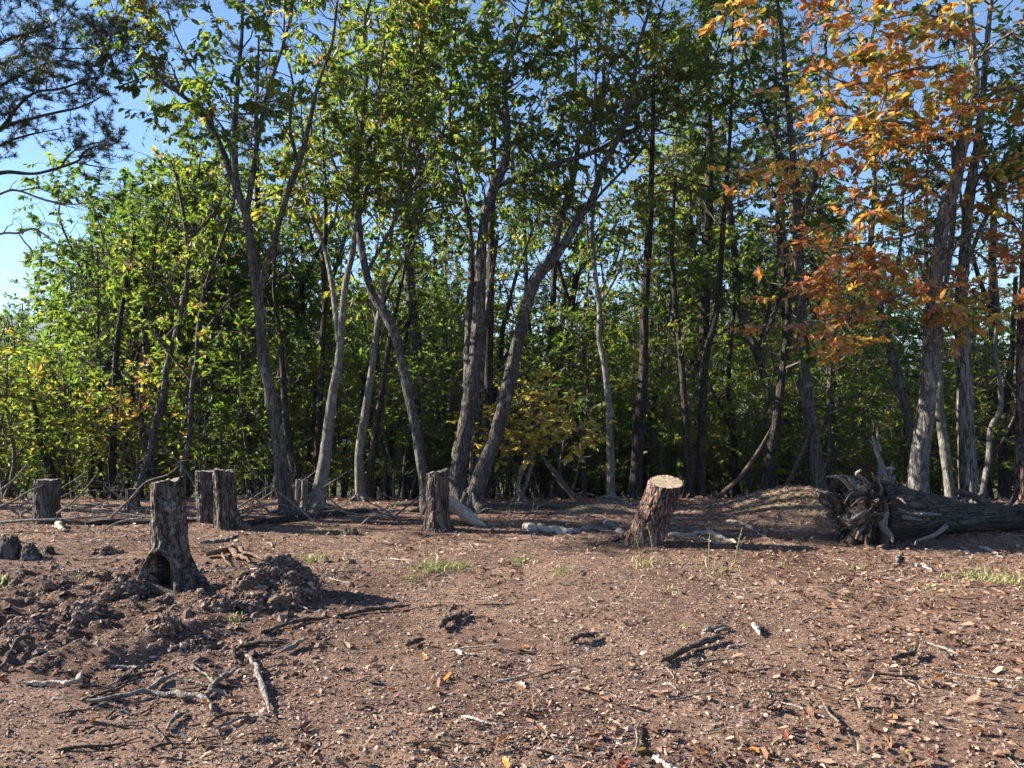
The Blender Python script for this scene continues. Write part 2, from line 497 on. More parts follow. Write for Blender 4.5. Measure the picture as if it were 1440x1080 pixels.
def plain(name, c, rough=0.9):
    m, n, out = new_mat(name)
    v = mapping(n, (1, 1, 1)); t = tex(n, 0.02, 5, v)
    r = ramp(n, [(.3, tuple(k * .7 for k in c)), (.7, tuple(k * 1.25 for k in c))]); n.links.new(t.outputs['Fac'], r.inputs[0])
    p = n.nodes.new('ShaderNodeBsdfPrincipled'); p.inputs['Roughness'].default_value = rough
    n.links.new(r.outputs[0], p.inputs['Base Color']); n.links.new(p.outputs[0], out.inputs[0])
    return m
M['ridge'] = plain('wooded_ridge', (.05, .075, .035))
M['chip'] = leaf_mat('wood_chip', [(0, (.066, .042, .034)), (.24, (.17, .115, .091)), (.55, (.30, .219, .174)), (.86, (.45, .355, .295)), (1, (.62, .54, .48))],
                     [(0, (.1, .06, .05)), (1, (.3, .2, .15))], trans=0.0, rough=0.9, spec=0.15)

# ------------------------------------------------------------------ ground
def axis(lo, hi, core_lo, core_hi, step, grow):
    a = list(np.arange(core_lo, core_hi, step))
    s, x = step, a[-1]
    while x < hi:
        s *= grow; x += s; a.append(x)
    s, x = step, a[0]
    while x > lo:
        s *= grow; x -= s; a.insert(0, x)
    return np.array(a)

gx = axis(-3000, 3000, -4.4, 4.4, 0.025, 1.06)
gy = axis(-300, 2900, 2.9, 6.6, 0.025, 1.05)
X, Y = np.meshgrid(gx, gy)
Z = ground_h(X, Y)
nx, ny = len(gx), len(gy)
i = np.arange(nx - 1)[None, :] + np.arange(ny - 1)[:, None] * nx
quads = np.stack([i, i + 1, i + nx + 1, i + nx], -1).reshape(-1, 4)
humus_shade = smoothstep(-1.3, -2.6, X) * smoothstep(4.2, 5.0, Y) * smoothstep(8.2, 6.8, Y) * smoothstep(.35, .6, fbm(p3(X * 1.3, Y * 1.3, 2), 3, 15) + .12)  # dark soil plus the shading over the churned left, painted into the tint
humus_shade = np.maximum(humus_shade, .8 * smoothstep(.60, .72, fbm(p3(X * .7, Y * 1.1, 6), 3, 17)) * smoothstep(12, 9, Y))
bank = np.maximum(np.exp(-((X - 3.95) / .95) ** 2 - ((Y - 10.6) / .85) ** 2), .8 * np.exp(-((X - 1.28) / .5) ** 2 - ((Y - 10.9) / .45) ** 2))
g = MB().add(np.stack([X, Y, Z], -1), quads=quads, tint=(np.clip(.5 + .5 * humus_shade - .5 * smoothstep(.15, .75, bank + .5 * (fbm(p3(X * 5, Y * 5, 3), 3, 19) - .5)), 0, 1)).reshape(-1))
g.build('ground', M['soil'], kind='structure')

# far wooded ridge across the valley
rx = np.linspace(-2900, 2900, 260); ry = np.linspace(1300, 2700, 40)
X, Y = np.meshgrid(rx, ry)
prof = np.sin(np.clip((Y - 1300) / 800, 0, 1) * math.pi / 2)
top = 195 + 30 * (fbm(p3(X / 800, Y * 0 + 3), 3, 77) - 0.5) * 2 - 0.03 * (X + 1200)
Z = -70 + prof * (top + 70) + prof * 10 * (fbm(p3(X / 60, Y / 60, 1), 3, 6) - 0.5)
i = np.arange(259)[None, :] + np.arange(39)[:, None] * 260
MB().add(np.stack([X, Y, Z], -1), quads=np.stack([i, i + 1, i + 261, i + 260], -1).reshape(-1, 4)).build('mountain_ridge', M['ridge'], kind='structure')

# pale air between the clearing and the far ridge
hz = MB()
hx, hy0, hy1, hz0, hz1 = 3400., -700., 3300., -75., 240.
hv = [(-hx, hy0, hz0), (hx, hy0, hz0), (hx, hy1, hz0), (-hx, hy1, hz0), (-hx, hy0, hz1), (hx, hy0, hz1), (hx, hy1, hz1), (-hx, hy1, hz1)]
hz.add(hv, quads=[(0, 3, 2, 1), (4, 5, 6, 7), (0, 1, 5, 4), (1, 2, 6, 5), (2, 3, 7, 6), (3, 0, 4, 7)])
hm = bpy.data.materials.new('haze_air'); hm.use_nodes = True
hn = hm.node_tree; hn.nodes.clear()
ho = hn.nodes.new('ShaderNodeOutputMaterial'); pv = hn.nodes.new('ShaderNodeVolumePrincipled')
pv.inputs['Color'].default_value = (.72, .84, 1.0, 1)
pv.inputs['Density'].default_value = 0.00013
hn.links.new(pv.outputs[0], ho.inputs['Volume'])
hz.build('haze', hm, kind='stuff', smooth=False)

# ------------------------------------------------------------------ trees
LEAF6 = [(0, 0, 0), (.28, .17, .05), (.68, .19, .04), (1, 0, -.10), (.68, -.19, .04), (.28, -.17, .05)]
LEAF6_Q = [(0, 1, 2, 3), (0, 3, 4, 5)]
LEAF4 = [(0, 0, 0), (.5, .25, .07), (1, 0, -.08), (.5, -.25, .07)]
LEAF4_T = [(0, 1, 2), (0, 2, 3)]
WIDE8 = [(0, 0, 0), (.2, .20, .03), (.55, .30, .06), (.8, .18, .03), (1, 0, -.06), (.8, -.18, .03), (.55, -.30, .06), (.2, -.20, .03)]
WIDE8_T = [(0, 1, 2), (0, 2, 4), (2, 3, 4), (0, 4, 6), (4, 5, 6), (0, 6, 7)]

def crown(limbs, rs, zmin, dens=3.2, blen=1.2, tsp=0.17, leaves=8, llen=0.12, gap=0.36, gscale=0.9, up=0.15, droop=0.45, flat=0.25,
          tint=(0.45, 0.16), patch=0.25, zfull=None, tw=(.22, .55), seed=0, sub=0.0):
    """side branches, twigs and leaves grown on the given limbs; returns arrays"""
    st, tg, rr, frac = [], [], [], []
    for Q, r in limbs:
        s = np.concatenate([[0], np.cumsum(np.linalg.norm(np.diff(Q, axis=0), axis=1))])
        n = int(s[-1] * dens)
        if n < 1: continue
        u = np.sort(rs.uniform(0.05, 1, n)) * s[-1]
        p = np.stack([np.interp(u, s, Q[:, c]) for c in range(3)], -1)
        T = unit(np.gradient(Q, axis=0))
        t = np.stack([np.interp(u, s, T[:, c]) for c in range(3)], -1)
        keep = p[:, 2] > zmin
        if zfull:
            keep &= rs.uniform(0, 1, n) < np.clip((p[:, 2] - zmin) / (zfull - zmin), 0.15, 1)
        st.append(p[keep]); tg.append(t[keep]); rr.append(np.interp(u, s, r)[keep]); frac.append((u / s[-1])[keep])
    st, tg, rr, frac = np.vstack(st), np.vstack(tg), np.concatenate(rr), np.concatenate(frac)
    B = len(st)
    perp = rs.normal(size=(B, 3)); perp -= tg * (perp * tg).sum(1, keepdims=True); perp = unit(perp)
    d = unit(tg * rs.uniform(.15, .8, (B, 1)) + perp + np.array([0, 0, up]))
    L = blen * rs.uniform(.45, 1.15, B) * (1 - .35 * frac)
    k = 6
    s = np.linspace(0, 1, k)
    jit = np.cumsum(rs.normal(size=(B, k, 3)) * .06, axis=1); jit[:, 0] = 0
    bp = st[:, None] + d[:, None] * (L[:, None] * s)[..., None] + jit * L[:, None, None] + np.array([0, 0, 1.0]) * (rs.uniform(-.18, .22, B) * L)[:, None, None] * (s ** 2)[None, :, None]
    r0 = np.minimum(rr * .5, .006 + .011 * L)
    br = r0[:, None] * (1 - .82 * s)
    nt_ = np.maximum(1, (L / tsp).astype(int))
    bi = np.repeat(np.arange(B), nt_)
    N = len(bi)
    u = rs.uniform(.22, 1.0, N)
    f = u * (k - 1); i0 = np.minimum(f.astype(int), k - 2); f = (f - i0)[:, None]
    tp = bp[bi, i0] * (1 - f) + bp[bi, i0 + 1] * f
    keep = vnoise(tp * gscale, 50 + seed) > gap
    bi, tp, i0 = bi[keep], tp[keep], i0[keep]; N = len(bi)
    bt = unit(bp[bi, i0 + 1] - bp[bi, i0])
    tl = rs.uniform(tw[0], tw[1], N)
    rd = rs.normal(size=(N, 3)); rd[:, 2] *= (1 - flat)
    td = unit(bt * .7 + unit(rd) * .9 + np.array([0, 0, up * .6]))
    s3 = np.array([0, .5, 1.0])
    tt = tp[:, None] + td[:, None] * (tl[:, None] * s3)[..., None] - np.array([0, 0, 1.0]) * (tl * droop * .5)[:, None, None] * (s3 ** 2)[None, :, None]
    tr = np.full((N, 3), .0028) * np.array([1.3, 1, .6])
    li = np.repeat(np.arange(N), rs.poisson(leaves, N))
    NL = len(li)
    u = np.sqrt(rs.uniform(.03, 1, NL))[:, None]
    lp = np.where(u < .5, tt[li, 0] * (1 - 2 * u) + tt[li, 1] * 2 * u, tt[li, 1] * (2 - 2 * u) + tt[li, 2] * (2 * u - 1))
    ltw = rs.uniform(.72, 1.25, N)[li]
    lx = unit(unit(tt[li, 2] - tt[li, 0]) * .55 + rs.normal(size=(NL, 3)) * .6 * np.array([1, 1, 1 - flat]) + np.array([0, 0, -droop]))
    nz = rs.normal(size=(NL, 3)) * .75 + np.array([0, 0, .35 + 1.6 * flat])
    ly = unit(np.cross(nz, lx)); lz = np.cross(lx, ly)
    ls = llen * rs.uniform(.5, 1.3, NL) * ltw
    ltint = tint[0] + tint[1] * rs.normal(size=NL) * .6 + patch * 2 * (fbm(lp * .55, 2, 90 + seed) - .5) + tint[1] * (np.take(rs.normal(size=N), li)) * .6
    return dict(bp=bp, br=br, tt=tt, tr=tr, lp=lp, lx=lx, ly=ly, lz=lz, ls=ls, lt=np.clip(ltint, 0, 1))

def crown_parts(root, c, leafmat, twigmat, leaf=(LEAF6, None, LEAF6_Q), sides=(5, 3), name='crown'):
    mb = MB()
    v, q, t = tubes(c['bp'], c['br'], sides[0]); mb.add(v, quads=q)
    v, q, t = tubes(c['tt'], c['tr'], sides[1]); mb.add(v, quads=q)
    mb.build('twigs', twigmat, root, kind='stuff')
    mb = MB()
    place(*leaf, c['lp'], c['lx'], c['ly'], c['lz'], c['ls'], c['lt'], mb)
    return mb.build(name, leafmat, root, kind='stuff', smooth=False)

def ext_up(pts, rad, L, rs, lean=0.25):
    """carry a limb on upwards beyond the last traced point"""
    pts, rad = list(map(np.array, pts)), list(rad)
    d = unit(pts[-1] - pts[-2])
    d = unit(d * .6 + np.array([0, 0, .6]))
    n = 4
    for j in range(n):
        d = unit(d + rs.normal(size=3) * .16 + np.array([0, 0, .05]))
        pts.append(pts[-1] + d * L / n); rad.append(rad[-1] * .72)
    return np.array(pts), np.array(rad)

def trace(px, d, rs, drift=0.0, d0=None):
    """traced pixels (x, y, width) at forward distance d -> points, radii"""
    pts, rad, dist, prev = [], [], 0, None
    for (x, y, wd) in px:
        dd = d + drift * dist
        q = P(x, y, dd)
        if prev is not None: dist += np.linalg.norm((q - prev)[[0, 2]])
        dd = d + drift * dist
        q = P(x, y, dd); prev = q
        pts.append(q); rad.append(wd * .9 / 2 / F * dd)
    return np.array(pts), np.array(rad)

def single_leaves(root, c, n):
    """the n leaves that show largest become parts of their own"""
    me = MB().add(WIDE8, tris=WIDE8_T).mesh('leaf', M['leaf_autumn_single'], smooth=False)
    p = c['lp']; px = 720 + p[:, 0] / p[:, 1] * F; py = 560 - (p[:, 2] - CAM_H) / p[:, 1] * F
    seen = (px > 5) & (px < 1435) & (py > 5)
    size = c['ls'] / p[:, 1] * (.35 + np.abs((c['lz'] * unit(p - [0, 0, CAM_H])).sum(1))) * seen
    top = np.argsort(-size)[:n]
    o0 = np.array(root.location)
    for k in top:
        o = bpy.data.objects.new('leaf', me); COL.objects.link(o); o.parent = root
        m = np.eye(4); m[:3, 0] = c['lx'][k]; m[:3, 1] = c['ly'][k]; m[:3, 2] = c['lz'][k]; m[:3, :3] *= c['ls'][k]; m[:3, 3] = p[k] - o0
        o.matrix_local = Matrix(m.tolist())
    keep = np.ones(len(p), bool); keep[top] = False
    for key in ('lp', 'lx', 'ly', 'lz', 'ls', 'lt'): c[key] = c[key][keep]

def root_tube(root, pts, rad, mat='bark_stump', seed=0, name='root', amp=.01, sides=12):
    mb = MB()
    bark_tube(mb, np.array(pts), np.array(rad), sides, amp, seed=seed, step=.03, lump=.10)
    return mb.build(name, M[mat], root)

TREES = []
def hero(name, label, d, trunk, limbs=(), mat='bark_grey', crown_kw=None, leafmat='leaf', ext=2.6, sides=18, seed=1, group=None, lean=0.0,
         flare=1.35, leaf=(LEAF6, None, LEAF6_Q), cat='tree', amp=0.012, extra=(), trunk_ext=True, needles=None, single=0, drifts=(-.35, .35)):
    rs = np.random.RandomState(seed)
    pts, rad = trace(trunk, d, rs, lean)
    gz = float(ground_h(pts[0, 0], pts[0, 1]))
    base = np.array([pts[0, 0], pts[0, 1], gz])
    root = thing(name, label, cat, base, group)
    # carry the trunk into the ground with a flare
    dirn = unit(pts[1] - pts[0])
    if pts[0, 2] > gz + 0.3:
        foot = pts[0] - dirn * (pts[0, 2] - gz) / max(.4, dirn[2])
        pts = np.vstack([foot, pts]); rad = np.concatenate([[rad[0] * 1.08], rad])
    q = pts[0].copy(); q[2] = gz - .12
    pts = np.vstack([q, pts[0] * [1, 1, 0] + [0, 0, max(pts[0, 2], gz + .02)], pts[0] + dirn * .22, pts[1:]])
    rad = np.concatenate([[rad[0] * flare * 1.05, rad[0] * flare, rad[0] * 1.06], rad[1:]])
    if ext and trunk_ext and trunk[-1][1] < 120:
        pts, rad = ext_up(pts, rad, ext, rs)
    mb = MB()
    tl = [bark_tube(mb, pts, rad, sides, amp, seed=seed)]
    mb.build('trunk', M[mat], root)
    if sides >= 18:
        r0 = rad[2]
        a0 = rs.uniform(0, 6.28)
        for k in range(5):
            a = a0 + k * 1.256 + rs.normal(0, .25); L = rs.uniform(1.9, 3.4) * r0
            o = np.array([math.cos(a), math.sin(a), 0])
            pp = [base + o * r0 * .55 + [0, 0, r0 * 1.7], base + o * r0 * 1.05 + [0, 0, r0 * .7], base + o * (r0 + L * .5) + [0, 0, .02], base + o * (r0 + L) + [0, 0, -.05]]
            root_tube(root, pp, [r0 * .35, r0 * .42, r0 * .30, r0 * .12], mat, seed=seed + k, sides=8)
    for lb in limbs:
        drift = rs.uniform(*drifts)
        px = lb
        nearest = np.argmin(np.abs(pts[:, 2] - P(px[0][0], px[0][1], d)[2]))
        lp, lr = trace(px, pts[nearest, 1], rs, drift)
        if ext and px[-1][1] < 110:
            lp, lr = ext_up(lp, lr, ext * rs.uniform(.7, 1.1), rs)
        else:
            lr[-1] = lr[-1] * .6
        mb = MB()
        tl.append(bark_tube(mb, lp, lr, 10, amp * .7, seed=seed + 5, cap=True))
        mb.build('limb', M[mat], root)
    c = None
    if crown_kw is not None:
        kw = dict(crown_kw); kw.setdefault('seed', seed)
        if single:
            c = crown(tl + list(extra), rs, **kw)
            single_leaves(root, c, single)
            crown_parts(root, c, M[leafmat], M['twig'], leaf)
        elif needles:
            needle_parts(root, tl, rs, **kw)
        else:
            c = crown(tl + list(extra), rs, **kw)
            crown_parts(root, c, M[leafmat], M['twig'], leaf)
    return root, c, tl

# needle tuft: thin slivers radiating from a twig tip
_rs = np.random.RandomState(4)
_dirs = unit(_rs.normal(size=(12, 3)) + np.array([.9, 0, .25]))
TUFT, TUFT_T = [], []
for _k, _d in enumerate(_dirs):
    _s = unit(np.cross(_d, _rs.normal(size=3))) * .045
    TUFT += [tuple(-_s), tuple(_s), tuple(_d)]
    TUFT_T.append((3 * _k, 3 * _k + 1, 3 * _k + 2))

def needle_parts(root, limbs, rs, zmin=0, dens=3, blen=.9, tsp=.09, tlen=.09, seed=0, gap=.3, gscale=.8, per=3, tint=(.35, .2), up=.25, tw=(.12, .35)):
    c = crown(limbs, rs, zmin, dens, blen, tsp, leaves=per, llen=tlen, gap=gap, gscale=gscale, up=up, droop=-.25, flat=.55, tint=tint, patch=.25, tw=tw, seed=seed)
    crown_parts(root, c, M['needle'], M['twig'], (TUFT, TUFT_T, None))

OAK = dict(zmin=3.3, zfull=4.6, dens=4.8, blen=1.35, tsp=.12, leaves=13, llen=.115, gap=.375, tint=(.52, .18))

# --- the traced trees of the clearing's edge, left to right
hero('oak_tree', 'tall grey oak forking into several limbs, behind and right of the pair of stumps', 10.6,
     [(405, 722, 24), (395, 650, 21), (387, 593, 19), (378, 540, 18), (370, 503, 17), (364, 430, 16), (357, 370, 15), (346, 300, 14), (333, 263, 13), (330, 200, 9), (333, 133, 7), (340, 50, 5), (343, 0, 4)],
     [[(336, 275, 10), (316, 220, 9), (300, 183, 8), (275, 150, 7), (250, 130, 6), (232, 118, 5), (215, 92, 4), (190, 70, 3), (173, 50, 2)],
      [(248, 128, 4), (230, 117, 3), (205, 103, 2.4), (177, 84, 1.6)],
      [(346, 300, 10), (352, 270, 9), (362, 200, 8), (377, 127, 7), (397, 67, 5), (410, 10, 4)],
      [(365, 415, 12), (374, 375, 11), (385, 340, 10), (403, 277, 10), (425, 215, 9), (436, 170, 7), (447, 120, 6), (467, 60, 5), (474, 5, 4)],
      [(420, 232, 6), (408, 180, 5), (412, 120, 4), (400, 60, 3)],
      [(300, 183, 5), (290, 130, 4), (262, 80, 3), (240, 30, 2.5)]],
     crown_kw=dict(OAK, zmin=4.4, zfull=5.4, dens=5.0, blen=1.0, leaves=12), seed=11)

hero('maple_tree', 'pale smooth leaning tree with a high fork, just right of two thin short stumps', 11.2,
     [(447, 708, 20), (457, 643, 18), (467, 560, 15), (477, 503, 13), (481, 450, 11), (486, 400, 10), (495, 360, 9), (503, 310, 8), (520, 250, 7), (530, 180, 6), (535, 100, 5), (545, 30, 4)],
     [[(476, 480, 9), (468, 410, 8), (457, 353, 7), (437, 300, 6), (422, 247, 5), (412, 190, 3)], [(505, 300, 6), (490, 230, 5), (478, 150, 4), (480, 60, 3)]],
     mat='bark_pale', crown_kw=dict(OAK, zmin=3.6, dens=4.7, blen=1.2, tint=(.55, .18)), seed=12, lean=.12, drifts=(0, .6), amp=.006)

hero('slender_maple_tree', 'slim pale trunk bending upright between the leaning pale tree and curved grey tree', 12.2,
     [(507, 716, 15), (505, 643, 14), (512, 593, 13), (522, 527, 11), (526, 493, 10), (531, 453, 9), (540, 400, 8), (551, 320, 7), (559, 283, 6), (563, 230, 5), (570, 150, 4), (580, 60, 3)],
     [[(530, 455, 5), (516, 400, 4), (500, 330, 3), (470, 280, 2)], [(552, 315, 5), (590, 250, 4), (620, 180, 3)]],
     mat='bark_pale', crown_kw=dict(OAK, zmin=2.9, dens=4.4, blen=1.2, tint=(.6, .2)), seed=13, amp=.005)

hero('curved_oak_tree', 'grey tree whose trunk bows sharply to one side behind the upright furrowed stump', 10.9,
     [(600, 716, 18), (598, 693, 17), (590, 637, 16), (577, 567, 15), (565, 510, 15), (555, 470, 15), (540, 440, 14), (524, 413, 12), (514, 380, 11), (506, 333, 11), (502, 283, 10), (500, 233, 9), (509, 180, 8), (515, 110, 6), (512, 40, 5)],
     [[(515, 385, 6), (545, 330, 5), (575, 270, 4), (600, 200, 3)], [(503, 240, 6), (525, 190, 5), (560, 140, 4), (590, 70, 3)], [(502, 290, 5), (470, 230, 4), (450, 160, 3)]],
     crown_kw=dict(OAK, zmin=2.6, zfull=4.2, tint=(.55, .2)), seed=14, lean=.12, drifts=(-.1, .6))

hero('twin_oak_tree', 'stout furrowed oak standing upright, its foot touching the leaning one beside it', 11.3,
     [(648, 712, 32), (644, 670, 28), (650, 625, 25), (657, 593, 24), (663, 543, 23), (669, 493, 22), (673, 443, 20), (675, 400, 18), (677, 350, 17), (683, 300, 16), (697, 260, 16), (712, 217, 13), (713, 167, 10), (710, 110, 8), (722, 65, 7), (740, 15, 5)],
     [[(657, 570, 15), (658, 500, 14), (660, 443, 14), (662, 400, 13), (663, 350, 11), (655, 290, 8), (640, 230, 6), (632, 150, 5), (640, 60, 4)],
      [(700, 262, 10), (728, 250, 9), (757, 240, 9), (787, 228, 9), (830, 216, 8), (873, 193, 8), (913, 170, 7), (960, 147, 5), (1000, 108, 4)],
      [(760, 240, 4), (742, 205, 3.5), (730, 170, 3)],
      [(712, 180, 6), (690, 120, 5), (675, 60, 4)]],
     crown_kw=dict(OAK, zmin=3.8, dens=5.5, tint=(.50, .18)), seed=15, drifts=(.1, .7), lean=.17, sides=26, amp=.018)

hero('twin_oak_tree', 'furrowed oak leaning strongly away from its upright neighbour, forked halfway up', 11.2,
     [(662, 714, 30), (672, 680, 28), (684, 645, 26), (697, 613, 24), (710, 560, 23), (721, 510, 22), (733, 460, 21), (742, 420, 21), (756, 388, 20), (775, 368, 16), (797, 337, 14), (815, 305, 13), (831, 283, 12), (850, 230, 11), (872, 187, 10), (888, 140, 8), (897, 67, 6), (911, 20, 5)],
     [[(756, 390, 12), (770, 368, 11), (781, 345, 11), (788, 315, 10), (800, 273, 10), (810, 227, 10), (813, 183, 7), (809, 100, 6), (813, 27, 4)],
      [(822, 300, 5), (845, 272, 5), (863, 253, 5), (897, 217, 4), (923, 180, 3), (945, 130, 2.5)],
      [(812, 205, 6), (835, 165, 5), (848, 140, 5), (850, 80, 4), (860, 20, 3)],
      [(885, 150, 5), (920, 110, 4), (965, 60, 3)]],
     drifts=(.2, .8), lean=.15, crown_kw=dict(OAK, zmin=4.0, dens=4.6, tint=(.52, .18)), seed=16, sides=26, amp=.018)

hero('oak_sapling', 'thin pale trunk standing bare beside the dark pine behind the sawn leaning stump', 12.2,
     [(860, 716, 13), (858, 627, 11), (855, 560, 11), (850, 510, 10), (843, 477, 9), (843, 427, 8), (837, 387, 7), (833, 320, 6), (838, 250, 5), (836, 150, 4), (842, 60, 3)],
     [[(843, 430, 5), (870, 380, 4), (885, 320, 3)]], mat='bark_pale', crown_kw=dict(OAK, zmin=3.0, dens=4.7, blen=1.3, tint=(.58, .2)), seed=17, drifts=(.1, .7), lean=.05, amp=.005)

hero('chestnut_oak_tree', 'tall straight grey tree rising behind the low earth bank', 12.4,
     [(1153, 706, 22), (1147, 643, 20), (1140, 593, 19), (1133, 543, 18), (1130, 493, 17), (1127, 443, 16), (1125, 393, 15), (1121, 330, 14), (1120, 270, 12), (1112, 190, 10), (1105, 110, 8), (1098, 30, 6)],
     [[(1128, 470, 6), (1165, 420, 5), (1205, 370, 4), (1230, 340, 2.5)], [(1122, 320, 8), (1150, 240, 7), (1165, 150, 5), (1160, 50, 4)], [(1118, 260, 7), (1085, 190, 6), (1060, 120, 4), (1040, 40, 3)]],
     crown_kw=dict(OAK, zmin=3.6, dens=5.5, tint=(.48, .16)), seed=18, drifts=(.1, .7), amp=.014)

# the autumn tree on the right, its larger leaves as single leaves
AUTK = dict(zmin=2.1, zfull=2.5, dens=6.6, blen=1.05, tsp=.095, leaves=11, llen=.105, gap=.36, gscale=1.1, up=.02, droop=.12, flat=.6, tint=(.52, .32), patch=.6, tw=(.2, .5))
rootA, cA, tlA = hero('autumn_tree', 'sunlit grey tree with orange and yellow autumn leaves behind the uprooted log', 11.4,
     [(1288, 706, 31), (1293, 643, 28), (1302, 577, 26), (1307, 527, 25), (1310, 477, 24), (1313, 427, 22), (1320, 360, 20), (1328, 300, 19), (1343, 260, 19), (1351, 217, 18), (1360, 167, 17), (1370, 127, 14), (1367, 67, 12), (1363, 15, 10)],
     [[(1318, 400, 4), (1290, 405, 3.5), (1255, 420, 3), (1200, 440, 2.5), (1110, 462, 2)],
      [(1335, 285, 6), (1290, 262, 5), (1240, 262, 4), (1180, 285, 3), (1100, 302, 2), (1030, 320, 1.6)],
      [(1352, 215, 6), (1300, 180, 5), (1230, 170, 4), (1160, 192, 3), (1095, 214, 2)],
      [(1368, 110, 6), (1320, 95, 5), (1270, 100, 4), (1205, 118, 3), (1150, 95, 2)],
      [(1366, 60, 5), (1330, 30, 4), (1290, 20, 3), (1230, 30, 2), (1190, 15, 1.6)],
      [(1318, 380, 6), (1360, 330, 5), (1400, 320, 4), (1450, 300, 3)],
      [(1316, 400, 5), (1350, 405, 4), (1395, 430, 3), (1450, 445, 2)],
      [(1360, 165, 6), (1400, 130, 5), (1440, 120, 4), (1490, 100, 3)],
      [(1345, 255, 6), (1385, 250, 5), (1420, 270, 4), (1470, 265, 3)],
      [(1368, 90, 5), (1400, 60, 4), (1440, 40, 3), (1480, 50, 2)],
      [(1322, 330, 5), (1365, 350, 4), (1400, 370, 3), (1460, 365, 2)],
      [(1325, 310, 5), (1285, 330, 4), (1230, 340, 3), (1150, 352, 2), (1050, 380, 1.5)]],
     mat='bark_sun_tone', crown_kw=AUTK, leafmat='leaf_autumn', single=300, drifts=(-.9, -.3), lean=-.10, leaf=(WIDE8, WIDE8_T, None), seed=19, sides=26, amp=.016)

hero('oak_tree', 'grey trunk leaning away from the orange-leaved tree, touching its foot', 11.8,
     [(1290, 700, 16), (1283, 620, 15), (1277, 587, 15), (1267, 543, 14), (1259, 515, 14), (1249, 480, 13), (1240, 447, 12), (1233, 400, 11), (1225, 340, 9), (1230, 260, 7), (1222, 160, 5), (1226, 60, 4)],
     [[(1238, 430, 6), (1262, 370, 5), (1270, 290, 4), (1262, 200, 3)]], drifts=(.2, .6), crown_kw=dict(OAK, zmin=3.8, dens=3.2, tint=(.40, .15)), seed=20, lean=.18, flare=1.1)
hero('slim_oak_tree', 'slim pale sunlit trunk between the orange-leaved tree and the shaggy-barked tree', 11.6,
     [(1338, 712, 16), (1330, 643, 15), (1323, 593, 13), (1320, 547, 12), (1318, 490, 11), (1326, 430, 9), (1335, 360, 8), (1342, 280, 7), (1338, 180, 5)],
     [], mat='bark_pale', crown_kw=dict(OAK, zmin=4.2, tint=(.38, .15), dens=3.9), seed=21)
hero('hickory_tree', 'thick trunk with loose shaggy bark strips behind the fallen log', 11.6,
     [(1363, 716, 26), (1360, 643, 24), (1358, 593, 24), (1357, 543, 22), (1355, 503, 21), (1352, 440, 19), (1355, 370, 17), (1362, 290, 15), (1375, 200, 12), (1385, 100, 9), (1392, 20, 7)],
     [[(1355, 380, 8), (1385, 310, 7), (1420, 240, 6), (1450, 170, 4)]], mat='bark_shag', crown_kw=dict(OAK, zmin=3.6, tint=(.38, .16)), seed=22, sides=24, amp=.022)
hero('reddish_pine_tree', 'reddish straight trunk at the far end of the fallen log', 11.4,
     [(1436, 716, 20), (1436, 640, 19), (1437, 560, 17), (1438, 480, 16), (1442, 380, 14), (1446, 260, 12), (1452, 120, 10), (1455, 20, 8)],
     [[(1442, 340, 5), (1420, 310, 4), (1395, 300, 3)]], mat='bark_red', crown_kw=dict(OAK, zmin=3.8, tint=(.40, .2)), seed=23)
hero('crooked_sapling', 'crooked thin bare grey stem between the shaggy trunk and the reddish trunk', 12.0,
     [(1378, 712, 9), (1382, 690, 8), (1390, 643, 8), (1393, 603, 8), (1407, 573, 8), (1405, 530, 7), (1398, 490, 6), (1404, 440, 5), (1400, 380, 4)],
     [], mat='bark_pale', crown_kw=dict(zmin=2.6, dens=3.2, blen=.8, leaves=7, llen=.11, gap=.3), seed=24, amp=.004)

# yellow understory maple in the middle
hero('yellow_maple_sapling', 'low spreading golden yellow maple on thin crooked stems behind the bare clearing', 11.9,
     [(737, 716, 9), (729, 680, 7), (737, 650, 7), (741, 630, 6), (738, 600, 5), (745, 570, 4), (760, 545, 2.5)],
     [[(730, 705, 6), (742, 675, 6), (747, 650, 6), (746, 628, 5), (765, 612, 4), (800, 604, 3), (845, 606, 2)],
      [(740, 630, 4), (715, 618, 3.5), (685, 610, 3), (650, 628, 2)],
      [(739, 605, 4), (770, 590, 3), (805, 598, 2.5), (835, 612, 1.8)],
      [(739, 600, 3), (718, 596, 2.5), (690, 598, 2)],
      [(746, 570, 3), (775, 555, 2.5), (792, 545, 1.8)]],
     mat='bark_pale', crown_kw=dict(zmin=.65, dens=15, blen=.55, tsp=.085, leaves=8, llen=.085, gap=.16, up=0, droop=.12, flat=.75, tint=(.42, .25), patch=.5, tw=(.12, .26)),
     leafmat='leaf_gold', ext=0, seed=25, amp=.003, leaf=(WIDE8, WIDE8_T, None))

# --- darker trunks standing a little way down behind the edge
DK = dict(OAK, zmin=1.5, zfull=4.5, dens=3.2, blen=1.6, leaves=12, llen=.115, tint=(.47, .18), gap=.40)
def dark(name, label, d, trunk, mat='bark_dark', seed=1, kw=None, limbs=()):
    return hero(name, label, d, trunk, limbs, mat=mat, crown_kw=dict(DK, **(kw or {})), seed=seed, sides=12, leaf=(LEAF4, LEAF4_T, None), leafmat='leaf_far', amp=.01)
dark('dark_oak_tree', 'dark upright trunk standing between the far left stump and the hollow stump', 14.5,
     [(155, 707, 13), (158, 643, 12), (162, 560, 11), (163, 500, 9), (172, 430, 7), (180, 380, 5), (190, 330, 4)], seed=31, limbs=[[(163, 530, 5), (195, 490, 4), (225, 470, 3)], [(162, 545, 4), (130, 510, 3), (95, 490, 2)]], kw=dict(tint=(.5, .18), zmin=1.2))
